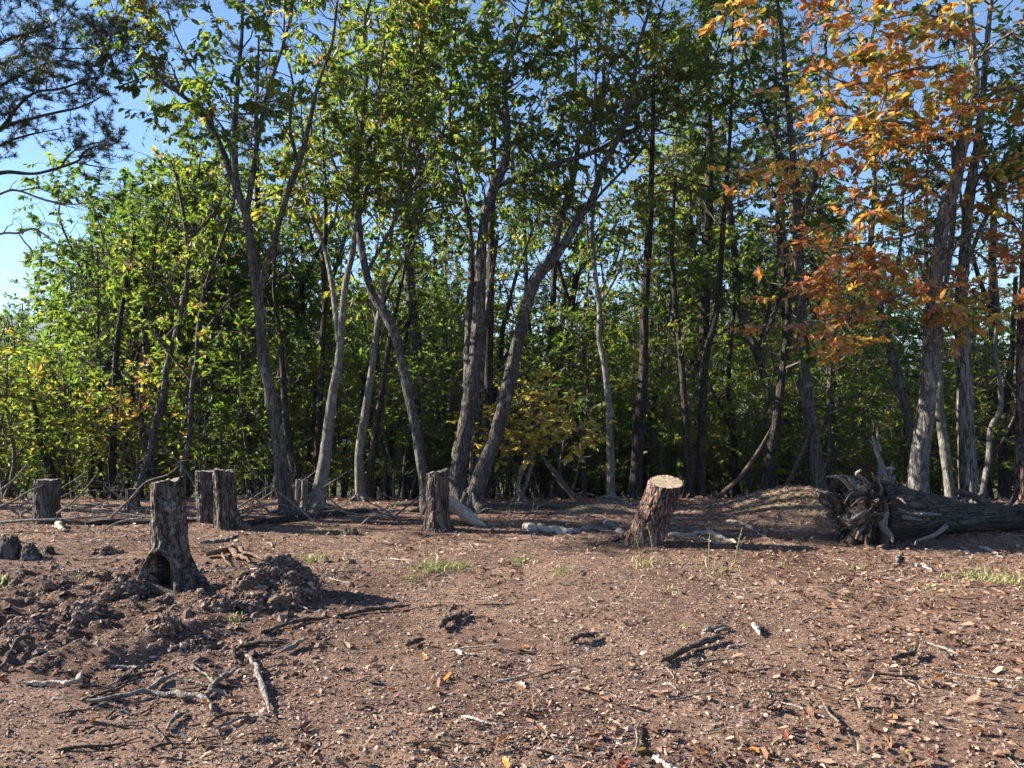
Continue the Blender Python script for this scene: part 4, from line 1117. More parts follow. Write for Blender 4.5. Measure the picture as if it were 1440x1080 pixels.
# ------------------------------------------------------------------ uprooted log on the right
def uprooted():
    rs = np.random.RandomState(5)
    c0 = np.array([4.02, 8.75, .33])
    root = thing('uprooted_tree', 'big dark fallen trunk with its torn grey root ball facing the clearing', 'fallen tree', (c0[0], c0[1], 0))
    axis_d = unit(np.array([1.0, .30, -.055]))
    # trunk
    mb = MB()
    n = 9
    s = np.array([0, .18, .4, .7, 1.1, 1.7, 2.5, 3.6, 5.2])
    pts = c0 + axis_d * s[:, None]
    rad = np.array([.37, .36, .315, .262, .215, .17, .145, .13, .12])
    pts[:, 2] = np.maximum(rad * .85, pts[:, 2] * 1.0 - .04 * s * 0)
    pts[:, 2] = np.minimum(pts[:, 2], rad * .98)
    bark_tube(mb, pts, rad, 48, .03, fz=1.2, fc=14, seed=71, step=.04, lump=.09)
    o = mb.build('trunk', M['log'], root)
    ang = math.atan2(axis_d[1], axis_d[0])
    o.data.transform(Matrix.Rotation(-ang, 4, 'Z')); o.rotation_euler.z = ang
    # torn mass of roots and earth at the left end
    mb = MB()
    nu, nv = 140, 80
    U, V = np.meshgrid(np.arange(nu) * 2 * math.pi / nu, np.linspace(0.02, math.pi - .02, nv))
    dirs = np.stack([np.cos(V), np.sin(V) * np.cos(U), np.sin(V) * np.sin(U)], -1)
    rr = 1 + 1.3 * (fbm(dirs * 2.6 + 3, 4, 72) - .5) + 1.0 * np.abs(2 * fbm(dirs * 4.5, 3, 73) - 1) - .25 + .35 * (fbm(dirs * 16, 3, 74) - .5)
    vv = c0 + np.array([-.08, -.04, -.03]) + dirs * np.array([.27, .33, .32]) * rr[..., None]
    i = np.arange(nv - 1)[:, None] * nu; j = np.arange(nu); jn = (j + 1) % nu
    mb.add(vv, quads=np.stack([i + j, i + jn, i + nu + jn, i + nu + j], -1).reshape(-1, 4))
    mb.build('root_mass', M['root_mass'], root)
    # splintered roots
    def rt(p, r, mat='dead', seed=0):
        root_tube(root, p, r, mat, seed=seed, amp=.008, sides=10)
    D = 8.6
    specs = [([(1215, 705), (1200, 690), (1182, 678), (1163, 672)], 8, 'dead'), ([(1222, 700), (1205, 683), (1190, 671), (1176, 668)], 7, 'dead'),
             ([(1228, 695), (1216, 680), (1208, 668), (1212, 664)], 9, 'dead'), ([(1238, 692), (1232, 676), (1226, 664)], 7, 'dead_brown'),
             ([(1238, 712), (1224, 716), (1206, 722), (1190, 730), (1180, 731)], 9, 'dead'), ([(1236, 720), (1222, 732), (1205, 735), (1192, 738)], 7, 'dead_brown'),
             ([(1246, 706), (1242, 720), (1242, 738), (1250, 755), (1256, 763)], 13, 'dead'), ([(1232, 715), (1218, 735), (1206, 748), (1200, 758)], 12, 'dead'),
             ([(1230, 735), (1226, 750), (1224, 768), (1222, 778)], 15, 'dead_brown'), ([(1240, 740), (1244, 758), (1240, 775)], 14, 'dead_brown'),
             ([(1220, 690), (1200, 700), (1192, 698), (1186, 703)], 9, 'dead_brown'), ([(1255, 712), (1268, 716), (1285, 720), (1297, 724)], 7, 'dead'),
             ([(1262, 726), (1278, 730), (1298, 731), (1308, 728)], 7, 'dead'), ([(1250, 703), (1262, 700), (1280, 706)], 7, 'dead_brown'),
             ([(1330, 740), (1310, 752), (1294, 760), (1284, 768)], 9, 'dead'), ([(1225, 708), (1212, 702), (1200, 706)], 10, 'dead_brown'),
             ([(1212, 726), (1200, 728), (1193, 727)], 6, 'dead'), ([(1232, 700), (1240, 688), (1236, 678)], 6, 'dead'), ([(1206, 742), (1198, 736), (1196, 742)], 4, 'dead')]
    for k, (px, wd, mat) in enumerate(specs):
        n = len(px)
        dd = np.linspace(8.5, 8.3 - rs.uniform(0, .25), n)
        pts = [P(x, y, d_) for (x, y), d_ in zip(px, dd)]
        for q in pts: q[2] = max(q[2], .0)
        rad = np.linspace(wd / 2 / F * 8.5 * 1.05, wd / 2 / F * 8.5 * .2, n) * rs.uniform(.7, 1.3, n)
        pts = [pts[0]] + [q + rs.normal(0, .022, 3) for q in pts[1:]]
        for q in pts: q[2] = max(q[2], .01)
        rt(pts, rad, mat, 80 + k)
    # stout broken root stubs and splayed slabs of wood between ball and trunk
    for k, (a, L, r_) in enumerate(((2.2, .34, .10), (1.2, .30, .09), (.3, .26, .08), (-.9, .34, .10), (-2.1, .30, .11), (3.3, .26, .09), (4.0, .32, .085))):
        o = c0 + np.array([.10, math.cos(a) * .20 - .04, math.sin(a) * .20])
        e = c0 + np.array([-.16 - .1 * (k % 3), math.cos(a) * (.20 + L * .55) - .05, math.sin(a) * (.18 + L * .5)])
        m_ = (o + e) / 2 + rs.normal(0, .05, 3)
        b_ = c0 + axis_d * (.55 + .1 * (k % 2)) + np.array([0, math.cos(a) * .20, math.sin(a) * .20])
        pts = [b_, o, m_, e, e + rs.normal(0, .05, 3) + np.array([-.05, 0, 0])]
        for q in pts: q[2] = max(q[2], .03)
        mb = MB(); bark_tube(mb, np.array(pts), np.array([r_ * .5, r_ * .95, r_, r_ * .75, r_ * .35]), 20, .03, fz=4, fc=18, seed=300 + k, step=.025, lump=.16)
        mb.build('root', M['root_mass'], root)
    # many thin torn roots of every length
    for k in range(8):
        a = rs.uniform(0, 6.28); r_ = rs.uniform(.05, .30)
        o = c0 + np.array([-.20 + .3 * r_, -.05 + math.cos(a) * r_ * .9, math.sin(a) * r_])
        d = unit(np.array([-rs.uniform(.1, 1.0), math.cos(a) * .9 - .15, math.sin(a) + .15]) + rs.normal(size=3) * .35)
        L = rs.uniform(.06, .26) * (1.3 if d[2] > .2 else .7)
        pts = [o]
        for q in range(4):
            d = unit(d + rs.normal(size=3) * .38); pts.append(pts[-1] + d * L / 4)
        for q in pts: q[2] = max(q[2], .02)
        r0 = rs.uniform(.012, .045)
        rt(pts, [r0 * 1.3, r0, r0 * .85, r0 * .6, r0 * .2], 'dead' if k % 3 == 0 else ('dead_brown' if k % 3 == 1 else 'root_brown'), 200 + k)
    # splinter ridges running back along the trunk
    for k in range(9):
        a = rs.uniform(-2.6, .9)
        rad0 = .30
        o = np.array([0, -math.cos(a) * 1, math.sin(a)])
        p0 = c0 + axis_d * .05 + np.array([0, -abs(math.cos(a)) * .32, math.sin(a) * .3])
        p1 = c0 + axis_d * rs.uniform(.5, .9) + np.array([0, -abs(math.cos(a)) * .275, math.sin(a) * .24])
        p0[2] = max(p0[2], .04); p1[2] = max(p1[2], .04)
        rt([p0, (p0 + p1) / 2 + [0, -.03, .02], p1], [.035, .03, .012], 'dead_brown' if k % 3 else 'dead', 120 + k)
    return root
uprooted()

# snag standing behind the uprooted log
def snag():
    rs = np.random.RandomState(9)
    base = P(1243, 712, 10.6); base[2] = float(ground_h(base[0], base[1]))
    root = thing('broken_snag', 'splintered pale dead trunk piece standing up behind the root ball', 'dead tree', base)
    def t(px, name='splinter', mat='dead', d=10.6):
        pts, rad = trace(px, d, rs)
        mb = MB(); bark_tube(mb, pts, rad, 12, .008, seed=int(px[0][0]), step=.03, lump=.12); mb.build(name, M[mat], root)
    t([(1243, 730, 22), (1243, 695, 20), (1241, 670, 14), (1238, 650, 9), (1234, 638, 7), (1229, 622, 5), (1227, 612, 2)], 'trunk')
    t([(1236, 640, 6), (1231, 630, 5), (1225, 622, 3), (1221, 618, 1)])
    t([(1238, 634, 6), (1234, 622, 4), (1234, 608, 2), (1233, 604, 1)])
    t([(1244, 690, 10), (1250, 672, 6), (1254, 655, 3), (1255, 648, 1)])
    t([(1243, 660, 4), (1250, 658, 4), (1258, 659, 3)], mat='debark')
    t([(1244, 700, 12), (1252, 685, 8), (1258, 668, 3)])
snag()

# ------------------------------------------------------------------ loose wood lying about: sticks, roots, logs, poles
def wood(name, label, cat, px, mat, d=None, lift=None, group=None, branches=(), sides=8, amp=.006, end=.5, lump=.1, seed=None):
    """px: (x, y, width px); on the ground unless d is given"""
    def conv(line):
        pts, rad = [], []
        for (x, y, wd) in line:
            q = G(x, y) if d is None else P(x, y, d)
            r = wd / 2 / F * q[1]
            if d is None: q[2] += r * .55 + (lift or 0)
            else: q[2] = max(q[2], float(ground_h(q[0], q[1])) + r * .3)
            pts.append(q); rad.append(r)
        rad[-1] *= end
        pts, rad = np.array(pts), np.array(rad)
        if d is None and sides == 8:      # crooked between the traced points, with knots
            rs_ = np.random.RandomState(int(line[0][0] * 13 + line[0][1]))
            c = spline(np.column_stack([pts, rad]), 14)
            c[1:-1, :3] += rs_.normal(0, 1, (12, 3)) * rad.mean() * np.array([.5, .5, .35])
            c[:, 3] = np.maximum(c[:, 3], rad.min() * .5) * rs_.uniform(.72, 1.25, 14)
            pts, rad = c[:, :3], c[:, 3]
        return pts, rad
    pts, rad = conv(px)
    o = pts[0].copy()
    sd = seed if seed is not None else int(px[0][0] * 7 + px[0][1])
    if not branches:
        mb = MB(); bark_tube(mb, pts, rad, sides, amp, seed=sd, step=max(.012, rad.mean() * 1.0), lump=lump)
        return mb.build(name, M[mat], label=label, cat=cat, group=group, origin=o)
    root = thing(name, label, cat, o, group)
    mb = MB(); bark_tube(mb, pts, rad, sides, amp, seed=sd, step=max(.012, rad.mean()), lump=lump); mb.build('stem', M[mat], root)
    for b in branches:
        pts, rad = conv(b)
        mb = MB(); bark_tube(mb, pts, rad, 6, amp * .6, seed=sd + 1, step=.03, lump=lump); mb.build('branch', M[mat], root)
    return root

# logs and poles at the edge of the wood
wood('fallen_log', 'long thin grey log lying behind the ragged stump towards the forked oak', 'log', [(335, 741, 10), (400, 733, 10), (460, 727, 10), (530, 719, 9)], 'log', sides=12)
wood('fallen_log', 'long dark log lying on the ground between far left stump and hollow stump', 'log', [(120, 741, 9), (160, 737, 9), (215, 737, 9), (300, 734, 8)], 'log', sides=12)
wood('fallen_log', 'long straight log along the far edge behind the golden maple stems', 'log', [(668, 713, 9), (730, 714, 9), (800, 714, 9), (872, 714, 8)], 'dead_brown', sides=12)
wood('fallen_log', 'straight log along the far edge left of the furrowed stump', 'log', [(548, 712, 8), (575, 711, 8), (600, 712, 8)], 'dead_brown', sides=12)
wood('leaning_pole', 'dead brown pole slanting down beside the golden maple', 'dead wood', [(822, 724, 10), (800, 690, 9), (775, 658, 8), (762, 640, 5)], 'dead_brown', d=11.4)
wood('leaning_pole', 'thin dark pole slanting up towards the dark leaning trunk', 'dead wood', [(1008, 718, 7), (1040, 672, 6), (1068, 632, 5), (1085, 600, 3)], 'dead_brown', d=12.2)
wood('leaning_pole', 'thin dark pole slanting up against the tall straight grey tree', 'dead wood', [(1093, 712, 7), (1112, 670, 6), (1134, 620, 5), (1140, 590, 3)], 'dead_brown', d=12.3)
wood('bent_branch', 'bent dead branch arching down in front of the shaggy-barked tree', 'dead branch', [(1340, 690, 8), (1358, 694, 8), (1375, 702, 9), (1388, 724, 9)], 'dead_brown', d=10.6)
wood('thin_branch', 'thin curved pale branch sticking up over the far end of the log', 'dead branch', [(1392, 724, 3), (1405, 716, 3), (1418, 708, 3), (1424, 698, 2)], 'debark', d=10.0)
wood('debarked_log', 'bright pale debarked log end lying right of the furrowed stump', 'log', [(628, 704, 18), (640, 712, 19), (654, 722, 18), (668, 733, 15), (682, 742, 9)], 'debark', d=9.7, sides=16, end=.7)
wood('bare_root', 'grey surface root winding over the ground left of the sawn stump', 'root', [(745, 748, 5), (775, 745, 7), (805, 748, 7), (835, 745, 8), (862, 748, 6)], 'dead')
wood('bare_root', 'pale pinkish root end exposed on the ground', 'root', [(738, 744, 9), (750, 746, 11), (765, 747, 9), (795, 750, 10), (815, 748, 6)], 'debark')
wood('bare_root', 'grey root running up to the foot of the sawn stump', 'root', [(850, 735, 8), (865, 744, 10), (878, 756, 11)], 'dead')
wood('white_root', 'long whitish root lying right of the sawn stump', 'root', [(940, 754, 6), (965, 754, 8), (985, 753, 9), (1010, 757, 8), (1042, 766, 6)], 'debark', branches=[[(985, 756, 4), (1005, 765, 4), (1025, 764, 2)]])
wood('pale_branch', 'pale branch lying at the foot of the low earth bank', 'dead branch', [(1022, 732, 4), (1045, 726, 5), (1075, 722, 4)], 'debark')
wood('brown_root', 'curled brown roots lying right of the hollow stump', 'root', [(288, 786, 6), (310, 781, 8), (330, 776, 9), (345, 783, 6), (370, 792, 3)], 'root_brown', lift=.03, branches=[[(325, 780, 8), (335, 788, 8), (352, 796, 6)], [(312, 782, 4), (316, 792, 3), (325, 800, 2)]])
wood('brown_stick', 'short grey stick on the ground below the ragged stump', 'stick', [(280, 765, 5), (310, 762, 6), (336, 753, 5)], 'dead')
wood('white_chunk', 'white splintered wood chunk beside the far left stump', 'wood chunk', [(82, 738, 5), (84, 744, 8), (90, 748, 6), (96, 749, 4)], 'debark', lift=.02)
wood('white_branch', 'whitish branch on the leaves in front of the fallen log', 'dead branch', [(1378, 770, 5), (1395, 776, 5), (1410, 786, 4)], 'debark')
wood('white_branch', 'short whitish stick in the leaves left of the grass by the log', 'dead branch', [(1288, 796, 5), (1300, 798, 5), (1312, 804, 3)], 'debark')
wood('dead_stick', 'leaning dark stick stub in the leaves in front of the root ball', 'stick', [(1260, 793, 4), (1266, 783, 4), (1272, 776, 2)], 'dead')

# foreground sticks
wood('thick_stick', 'thick crooked sunlit stick pointing down the foreground', 'stick', [(347, 928, 7), (357, 940, 8), (364, 955, 8), (369, 975, 8), (373, 990, 7), (379, 1010, 5)], 'dead', lift=.02)
wood('curved_stick', 'dark curved stick bent at its end above the thick crooked stick', 'stick', [(333, 938, 5), (330, 920, 6), (345, 912, 6), (375, 908, 7), (404, 910, 6)], 'dead_brown', lift=.015)
wood('short_stick', 'short tilted stick at the end of the dark curved stick', 'stick', [(400, 921, 6), (415, 913, 7), (432, 903, 6)], 'dead', lift=.02)
wood('white_stick', 'bleached white stick with an upturned end at the left', 'stick', [(32, 965, 5), (70, 966, 7), (105, 964, 7), (113, 956, 7), (116, 948, 3)], 'debark', lift=.015)
wood('long_stick', 'long brown stick with broken end in the pile of foreground sticks', 'stick', [(122, 993, 8), (165, 986, 8), (215, 981, 8), (255, 985, 8), (290, 993, 8), (297, 1006, 5)], 'dead', lift=.02, branches=[[(205, 980, 6), (225, 965, 8), (250, 952, 6)]])
wood('dark_stick', 'thin dark stick lying across the long brown stick', 'stick', [(118, 992, 6), (150, 980, 5), (200, 965, 3)], 'dead_brown', lift=.02)
wood('dark_stick', 'dark stick left behind the long brown stick in the pile', 'stick', [(165, 958, 4), (190, 952, 5), (237, 943, 4)], 'dead_brown', lift=.01)
wood('forked_stick', 'forked flaky stick right of the long brown stick', 'stick', [(291, 985, 7), (303, 967, 7), (322, 955, 6), (338, 944, 5)], 'dead', lift=.02, branches=[[(303, 967, 5), (290, 955, 4), (272, 940, 3)]])
wood('small_stick', 'small curved stick below the long brown stick', 'stick', [(235, 1032, 4), (242, 1018, 5), (258, 1009, 5), (265, 1003, 3)], 'dead', lift=.015)
wood('thin_stick', 'thin pale curved stick below the thick crooked stick', 'stick', [(300, 1030, 4), (330, 1018, 5), (360, 1013, 5), (381, 1018, 4)], 'dead', lift=.015)
wood('thin_stick', 'dark bent stick crossing behind the thin pale curved stick', 'stick', [(292, 1024, 4), (318, 1010, 5), (350, 1008, 3)], 'dead_brown', lift=.02)
wood('bowed_stick', 'bowed dark stick lying lowest at the left foreground', 'stick', [(210, 1058, 4), (235, 1051, 5), (266, 1050, 4)], 'dead_brown', lift=.012)
wood('long_twig', 'long thin dark branch lying in the sun on bare soil, left part', 'stick', [(368, 893, 4), (395, 884, 5), (430, 876, 6), (465, 872, 4)], 'dead_brown', lift=.015)
wood('long_twig', 'long thin dark branch lying in the sun on bare soil, right part', 'stick', [(474, 870, 5), (505, 865, 6), (540, 860, 6), (578, 855, 4)], 'dead_brown', lift=.02)
wood('bark_piece', 'dark tilted piece of bark on open ground right of the middle', 'bark', [(928, 938, 6), (948, 927, 10), (972, 917, 12), (996, 909, 11), (1018, 902, 5)], 'dead_brown', lift=.02)
wood('bark_piece', 'dark bark piece casting a shadow at the lower right', 'bark', [(1252, 934, 6), (1270, 930, 9), (1286, 927, 7), (1288, 915, 3)], 'dead_brown', lift=.03)
wood('wood_knot', 'twisted dark root chunk in the middle of open ground', 'wood chunk', [(617, 890, 6), (628, 880, 10), (640, 876, 9), (652, 866, 5)], 'dead_brown', lift=.03, branches=[[(630, 878, 7), (634, 866, 6), (642, 860, 4)], [(640, 874, 5), (648, 868, 4), (649, 858, 3)]])
wood('pale_chip', 'flat pale weathered chip left of the dark bark piece', 'wood chunk', [(988, 889, 6), (1005, 886, 8), (1022, 882, 6)], 'dead')
wood('pale_chip', 'small curled pale chip above the dark tilted bark', 'wood chunk', [(1061, 882, 5), (1065, 890, 7), (1069, 897, 4)], 'debark', lift=.015)
wood('thin_root', 'thin pale rootlet curling on open ground at the lower right', 'root', [(1096, 990, 2), (1130, 1000, 2.5), (1160, 1012, 2)], 'debark', lift=.01)
wood('dark_root', 'thin dark forked rootlet sticking up at the lower right', 'root', [(1076, 1004, 4), (1088, 992, 5), (1091, 978, 3)], 'dead_brown', lift=.02)
wood('pale_stick', 'pale broken stick end at the bottom edge right of the middle', 'stick', [(920, 1070, 8), (940, 1082, 9), (960, 1094, 8)], 'debark', lift=.01)
wood('thin_root', 'thin pale rootlet curling on the ground at the far right', 'root', [(1300, 905, 2), (1330, 915, 2.4), (1350, 924, 2)], 'debark', lift=.01)
wood('dead_stick', 'dark stick lying left of the bleached white stick', 'stick', [(0, 925, 5), (30, 915, 6), (58, 910, 5)], 'dead_brown', lift=.015)
wood('dead_stick', 'short dark stick on the bare ground left of the dark tilted bark', 'stick', [(572, 912, 5), (590, 905, 7), (598, 903, 4)], 'dead_brown', lift=.015)
wood('dead_stick', 'low dark clump of broken twigs on open ground in the middle', 'stick', [(800, 905, 6), (818, 902, 9), (840, 896, 5)], 'dead_brown', lift=.02)

rs = np.random.RandomState(41)
for k in range(16):
    x0, y0 = rs.uniform(90, 350), rs.uniform(935, 1062); L = rs.uniform(35, 110); a = rs.normal(-.1, .5); wd = rs.uniform(2.6, 5.5)
    px = [(x0 + L * t * math.cos(a) + rs.normal(0, 3), y0 + .45 * L * t * math.sin(a) + rs.normal(0, 2.5), wd * (1 - .45 * t)) for t in (0, .35, .7, 1)]
    px = [(max(2, x_), min(1072, y_), w_) for x_, y_, w_ in px]
    wood('thin_stick', 'thin crooked dark stick in the loose pile of sticks in the left foreground', 'stick', px, 'dead_brown' if k % 3 else 'dead', lift=.008, group='sticks in the left foreground pile', seed=500 + k)

# many small loose twigs
rs = np.random.RandomState(33)
for k in range(150):
    y = 3.1 + 8.2 * rs.uniform() ** 1.3
    x = rs.uniform(-.75, .75) * y
    if k < 50: x = -abs(x)
    L = rs.uniform(.08, .42); a = rs.normal(.1, .8)
    n = 4
    pts = []
    for s_ in np.linspace(-.5, .5, n):
        qx, qy = x + math.cos(a) * L * s_ + rs.normal(0, L * .04), y + math.sin(a) * L * s_ + rs.normal(0, L * .04)
        pts.append([qx, qy, float(ground_h(qx, qy)) + .009 + abs(rs.normal(0, .008))])
    r0 = rs.uniform(.0025, .007)
    mb = MB(); bark_tube(mb, np.array(pts), np.array([r0, r0 * 1.1, r0, r0 * .5]), 6, .001, seed=k, step=.03, lump=.1)
    left = x < 0
    pale = k % 3 == 0
    nm = 'pale' if pale else 'dark'
    mb.build('loose_twig', M['debark' if pale else ('dead_brown' if k % 3 == 1 else 'dead')], origin=np.array(pts[0]), cat='twig',
             label=f"small {nm} loose twig lying on the {'stick-strewn left' if left else 'open right'} half of the clearing",
             group=f"small {nm} twigs on the {'left' if left else 'right'} of the clearing")

# dead brush of thin grey branches on the left
def brush(px, label, d):
    rs = np.random.RandomState(int(px[0][0] + px[0][1]))
    pts, rad = trace(px, d, rs)
    root = thing('dead_branch', label, 'dead branch', pts[0])
    mb = MB(); t = bark_tube(mb, pts, rad, 7, .002, seed=3, step=.05); mb.build('stem', M['dead'], root)
    c = crown([t], rs, -9, dens=4, blen=.55, tsp=.2, leaves=.01, llen=.03, gap=.1, tw=(.1, .3))
    mb = MB(); v, q, _ = tubes(c['bp'], c['br'] * .8, 4); mb.add(v, quads=q); v, q, _ = tubes(c['tt'], c['tr'], 3); mb.add(v, quads=q)
    mb.build('twigs', M['dead'], root, kind='stuff')
    return root
brush([(155, 728, 4), (185, 700, 3.5), (205, 678, 3), (235, 668, 2.6), (252, 655, 2)], 'grey dead branch arching up to the top of the hollow stump', 8.4)
brush([(80, 722, 4), (100, 708, 3.4), (118, 690, 3), (135, 668, 2)], 'thin dead branch sticking up right of the far left stump', 9.3)
brush([(0, 712, 4), (20, 704, 3.4), (35, 694, 3), (60, 682, 2)], 'thin pale dead branch in front of the far left stump', 8.8)
brush([(0, 735, 5), (40, 732, 4.4), (90, 730, 4), (150, 726, 3)], 'low dead branch lying along the brush left of the hollow stump', 9.2)
brush([(0, 690, 3.4), (22, 672, 3), (40, 650, 2)], 'dead twig branch rising at the far left edge', 9.0)
brush([(340, 720, 4), (365, 712, 4), (385, 709, 3.4), (400, 710, 2)], 'tangled pale dead branch between the ragged stump and forked oak', 10.3)
brush([(330, 728, 4), (350, 722, 3.4), (356, 705, 3), (352, 690, 2)], 'upright dead twig beside the ragged stump', 10.2)
brush([(140, 750, 3), (165, 735, 3), (200, 728, 2)], 'low thin dead branch in front of the dark long log', 8.6)
brush([(640, 700, 3), (600, 706, 3), (560, 702, 2), (530, 692, 1.6)], 'thin dead branch lying behind the furrowed stump', 12.3)
brush([(1060, 712, 4), (1030, 704, 3), (1005, 700, 2)], 'thin dead branch tangled behind the close dark trunk pair', 12.4)
brush([(740, 735, 4), (765, 728, 3), (790, 726, 2), (820, 712, 1.6)], 'thin dead brush under the golden maple', 10.4)

CHIP = [(-.5, -.10, 0), (-.1, -.24, .10), (.5, -.05, .02), (.42, .12, .05), (.05, .2, .18), (-.46, .10, .02)]
CHIP_Q = [(0, 1, 4, 5), (1, 2, 3, 4)]
CLOD8 = [(.52, .05, -.05), (.18, .46, -.05), (-.40, .33, -.05), (-.47, -.22, -.05), (.12, -.50, -.05), (.30, .12, .27), (-.10, .27, .33), (-.24, -.16, .24), (.14, -.22, .36)]
CLOD8_T = [(0, 1, 5), (1, 6, 5), (1, 2, 6), (2, 3, 7), (2, 7, 6), (3, 4, 7), (4, 8, 7), (4, 0, 8), (0, 5, 8), (5, 6, 8), (6, 7, 8)]
FLAKE = [(-.5, -.12, 0), (.1, -.30, .12), (.5, .08, .03), (-.1, .30, .14)]
FLAKE_T = [(0, 1, 3), (1, 2, 3)]

rs2 = np.random.RandomState(8)
for k in range(40):
    x0 = rs2.uniform(-10, 580); y0 = rs2.uniform(712, 738)
    a = rs2.normal(.25, .35) * (1 if rs2.uniform() < .5 else -1); L = rs2.uniform(45, 110)
    px = [(x0 + L * t * (1 if a > 0 else -1), y0 - abs(a) * L * t + rs2.normal(0, 3), 3.4 * (1 - .55 * t)) for t in (0, .35, .7, 1)]
    side = 'left of the hollow stump' if px[1][0] < 205 else ('between the stump pair and leaning pale tree' if px[1][0] < 440 else 'around the feet of the slim pale trees')
    o_ = brush(px, f'thin grey dead branch in the tangled brush {side}', 1.6 * F / (y0 - 560) + .1)
    o_['group'] = f'dead brush {side}'
for k in range(10):
    x0 = rs2.uniform(700, 1130); y0 = rs2.uniform(712, 726); L = rs2.uniform(40, 90); sg = 1 if rs2.uniform() < .5 else -1
    px = [(x0 + sg * L * t, y0 - .25 * L * t + rs2.normal(0, 3), 3 * (1 - .55 * t)) for t in (0, .35, .7, 1)]
    o_ = brush(px, 'thin grey dead branch lying along the shaded far edge of the clearing', 1.6 * F / (y0 - 560) + .1)
    o_['group'] = 'dead brush along the shaded far edge'

# ------------------------------------------------------------------ earth heap, clods, stones
def clod(name, label, cat, px, py, wpx, hpx, seed, mat, group=None, yk=.9, rough=.7):
    c = G(px, py)
    rx_, rz_ = wpx / 2 / F * c[1], hpx / F * c[1] * (.72 if mat == 'clod' and wpx < 100 else 1)
    nu, nv = 40, 20
    if wpx > 60: nu, nv = 110, 60
    U, V = np.meshgrid(np.arange(nu) * 2 * math.pi / nu, np.linspace(0.0, math.pi * .62, nv))
    dirs = np.stack([np.sin(V) * np.cos(U), np.sin(V) * np.sin(U), np.cos(V)], -1)
    k = 1 + rough * (fbm(dirs * 1.7 + seed, 3, seed) - .5) * 1.6 + .35 * (fbm(dirs * 6 + seed, 3, seed + 1) - .5)
    vv = c + np.array([0, rx_ * yk * .6, -.01]) + dirs * np.array([rx_, rx_ * yk, rz_]) * k[..., None]
    i = np.arange(nv - 1)[:, None] * nu; j = np.arange(nu); jn = (j + 1) % nu
    mb = MB().add(vv, quads=np.stack([i + j, i + nu + j, i + nu + jn, i + jn], -1).reshape(-1, 4))
    if mat != 'clod':
        return mb.build(name, M[mat], label=label, cat=cat, group=group, origin=c)
    root = thing(name, label, cat, c, group)
    mb.build('earth', M[mat], root)
    rs_ = np.random.RandomState(seed)
    A = vv.reshape(-1, 3); n_ = int(min(4000, wpx * hpx * .6))
    pk = A[rs_.randint(0, len(A), n_)] + rs_.normal(0, .006, (n_, 3))
    nz = unit(unit(pk - c) * .8 + rs_.normal(size=(n_, 3)) * .5 + [0, 0, .4]); fx_ = unit(np.cross(nz, rs_.normal(size=(n_, 3)))); fy_ = np.cross(nz, fx_)
    m2 = MB(); place(CLOD8, CLOD8_T, None, pk, fx_, fy_, nz, np.clip(rs_.lognormal(-3.9, .5, n_), .006, .06), rs_.beta(2, 6, n_), m2)
    k2 = n_ // 4
    place(CHIP, None, CHIP_Q, pk[:k2] + nz[:k2] * .008, fx_[:k2], fy_[:k2] * .5, nz[:k2], np.clip(rs_.lognormal(-3.6, .5, k2), .01, .08), rs_.beta(2, 2, k2), m2)
    m2.build('crumbs', M['chip'], root, kind='stuff', smooth=False)
    return root
M['clod'] = soil_mat('dark_clod_soil', .80)
clod('earth_heap', 'heap of dug-up crumbly earth right of the hollow stump', 'earth heap', 378, 846, 118, 44, 301, 'clod', rough=.9)
clod('earth_clod', 'dark clod of earth in front of the hollow stump', 'earth clod', 262, 893, 60, 16, 302, 'clod')
clod('earth_clod', 'second dark clod just left of the clod before the hollow stump', 'earth clod', 224, 886, 44, 18, 303, 'clod')
clod('earth_clod', 'broad lumpy clod left of the hollow stump foot', 'earth clod', 160, 838, 60, 24, 304, 'clod')
clod('earth_clod', 'lumpy clod at the left edge of the churned earth', 'earth clod', 40, 888, 74, 22, 305, 'clod')
clod('earth_clod', 'low clod below the broad lumpy one left of the hollow stump', 'earth clod', 110, 868, 56, 20, 306, 'clod')
clod('earth_clod', 'low crumbly mound between the hollow stump and earth heap', 'earth clod', 300, 856, 52, 18, 307, 'clod')
clod('earth_clod', 'dark clod on the near side of the earth heap', 'earth clod', 345, 858, 40, 20, 308, 'clod')
clod('round_stone', 'largest grey round stone cut off by the left edge', 'stone', 8, 785, 34, 30, 311, 'bark_grey', rough=.4)
clod('round_stone', 'round dark stone beside the largest one at the left edge', 'stone', 37, 787, 30, 22, 312, 'bark_stump', rough=.4)
clod('round_stone', 'smallest brown round stone of the three at the left', 'stone', 66, 780, 17, 13, 313, 'bark_stump', rough=.4)
clod('earth_clod', 'small reddish clod behind the hollow stump foot at the left', 'earth clod', 146, 780, 34, 12, 314, 'clod')
clod('wood_chunk', 'small dark chunk with white edge between grass tufts and furrowed stump', 'wood chunk', 492, 752, 20, 10, 315, 'bark_stump')
clod('earth_clod', 'small dark clod right of the sawn stump shadow', 'earth clod', 1085, 776, 26, 8, 316, 'clod')

# ------------------------------------------------------------------ ground litter
rs = np.random.RandomState(55)
def scatter_ground(n, dmin, dmax, power):
    y = dmin + (dmax - dmin) * rs.uniform(size=n) ** power
    x = rs.uniform(-.82, .82, n) * (y + .6)
    return x, y
def frames(n, tilt):
    a = rs.uniform(0, 2 * math.pi, n)
    nz = unit(np.column_stack([rs.normal(0, tilt, n), rs.normal(0, tilt, n), np.ones(n)]))
    xx = unit(np.cross(np.cross(nz, np.column_stack([np.cos(a), np.sin(a), np.zeros(n)])), nz))
    return xx, np.cross(nz, xx), nz

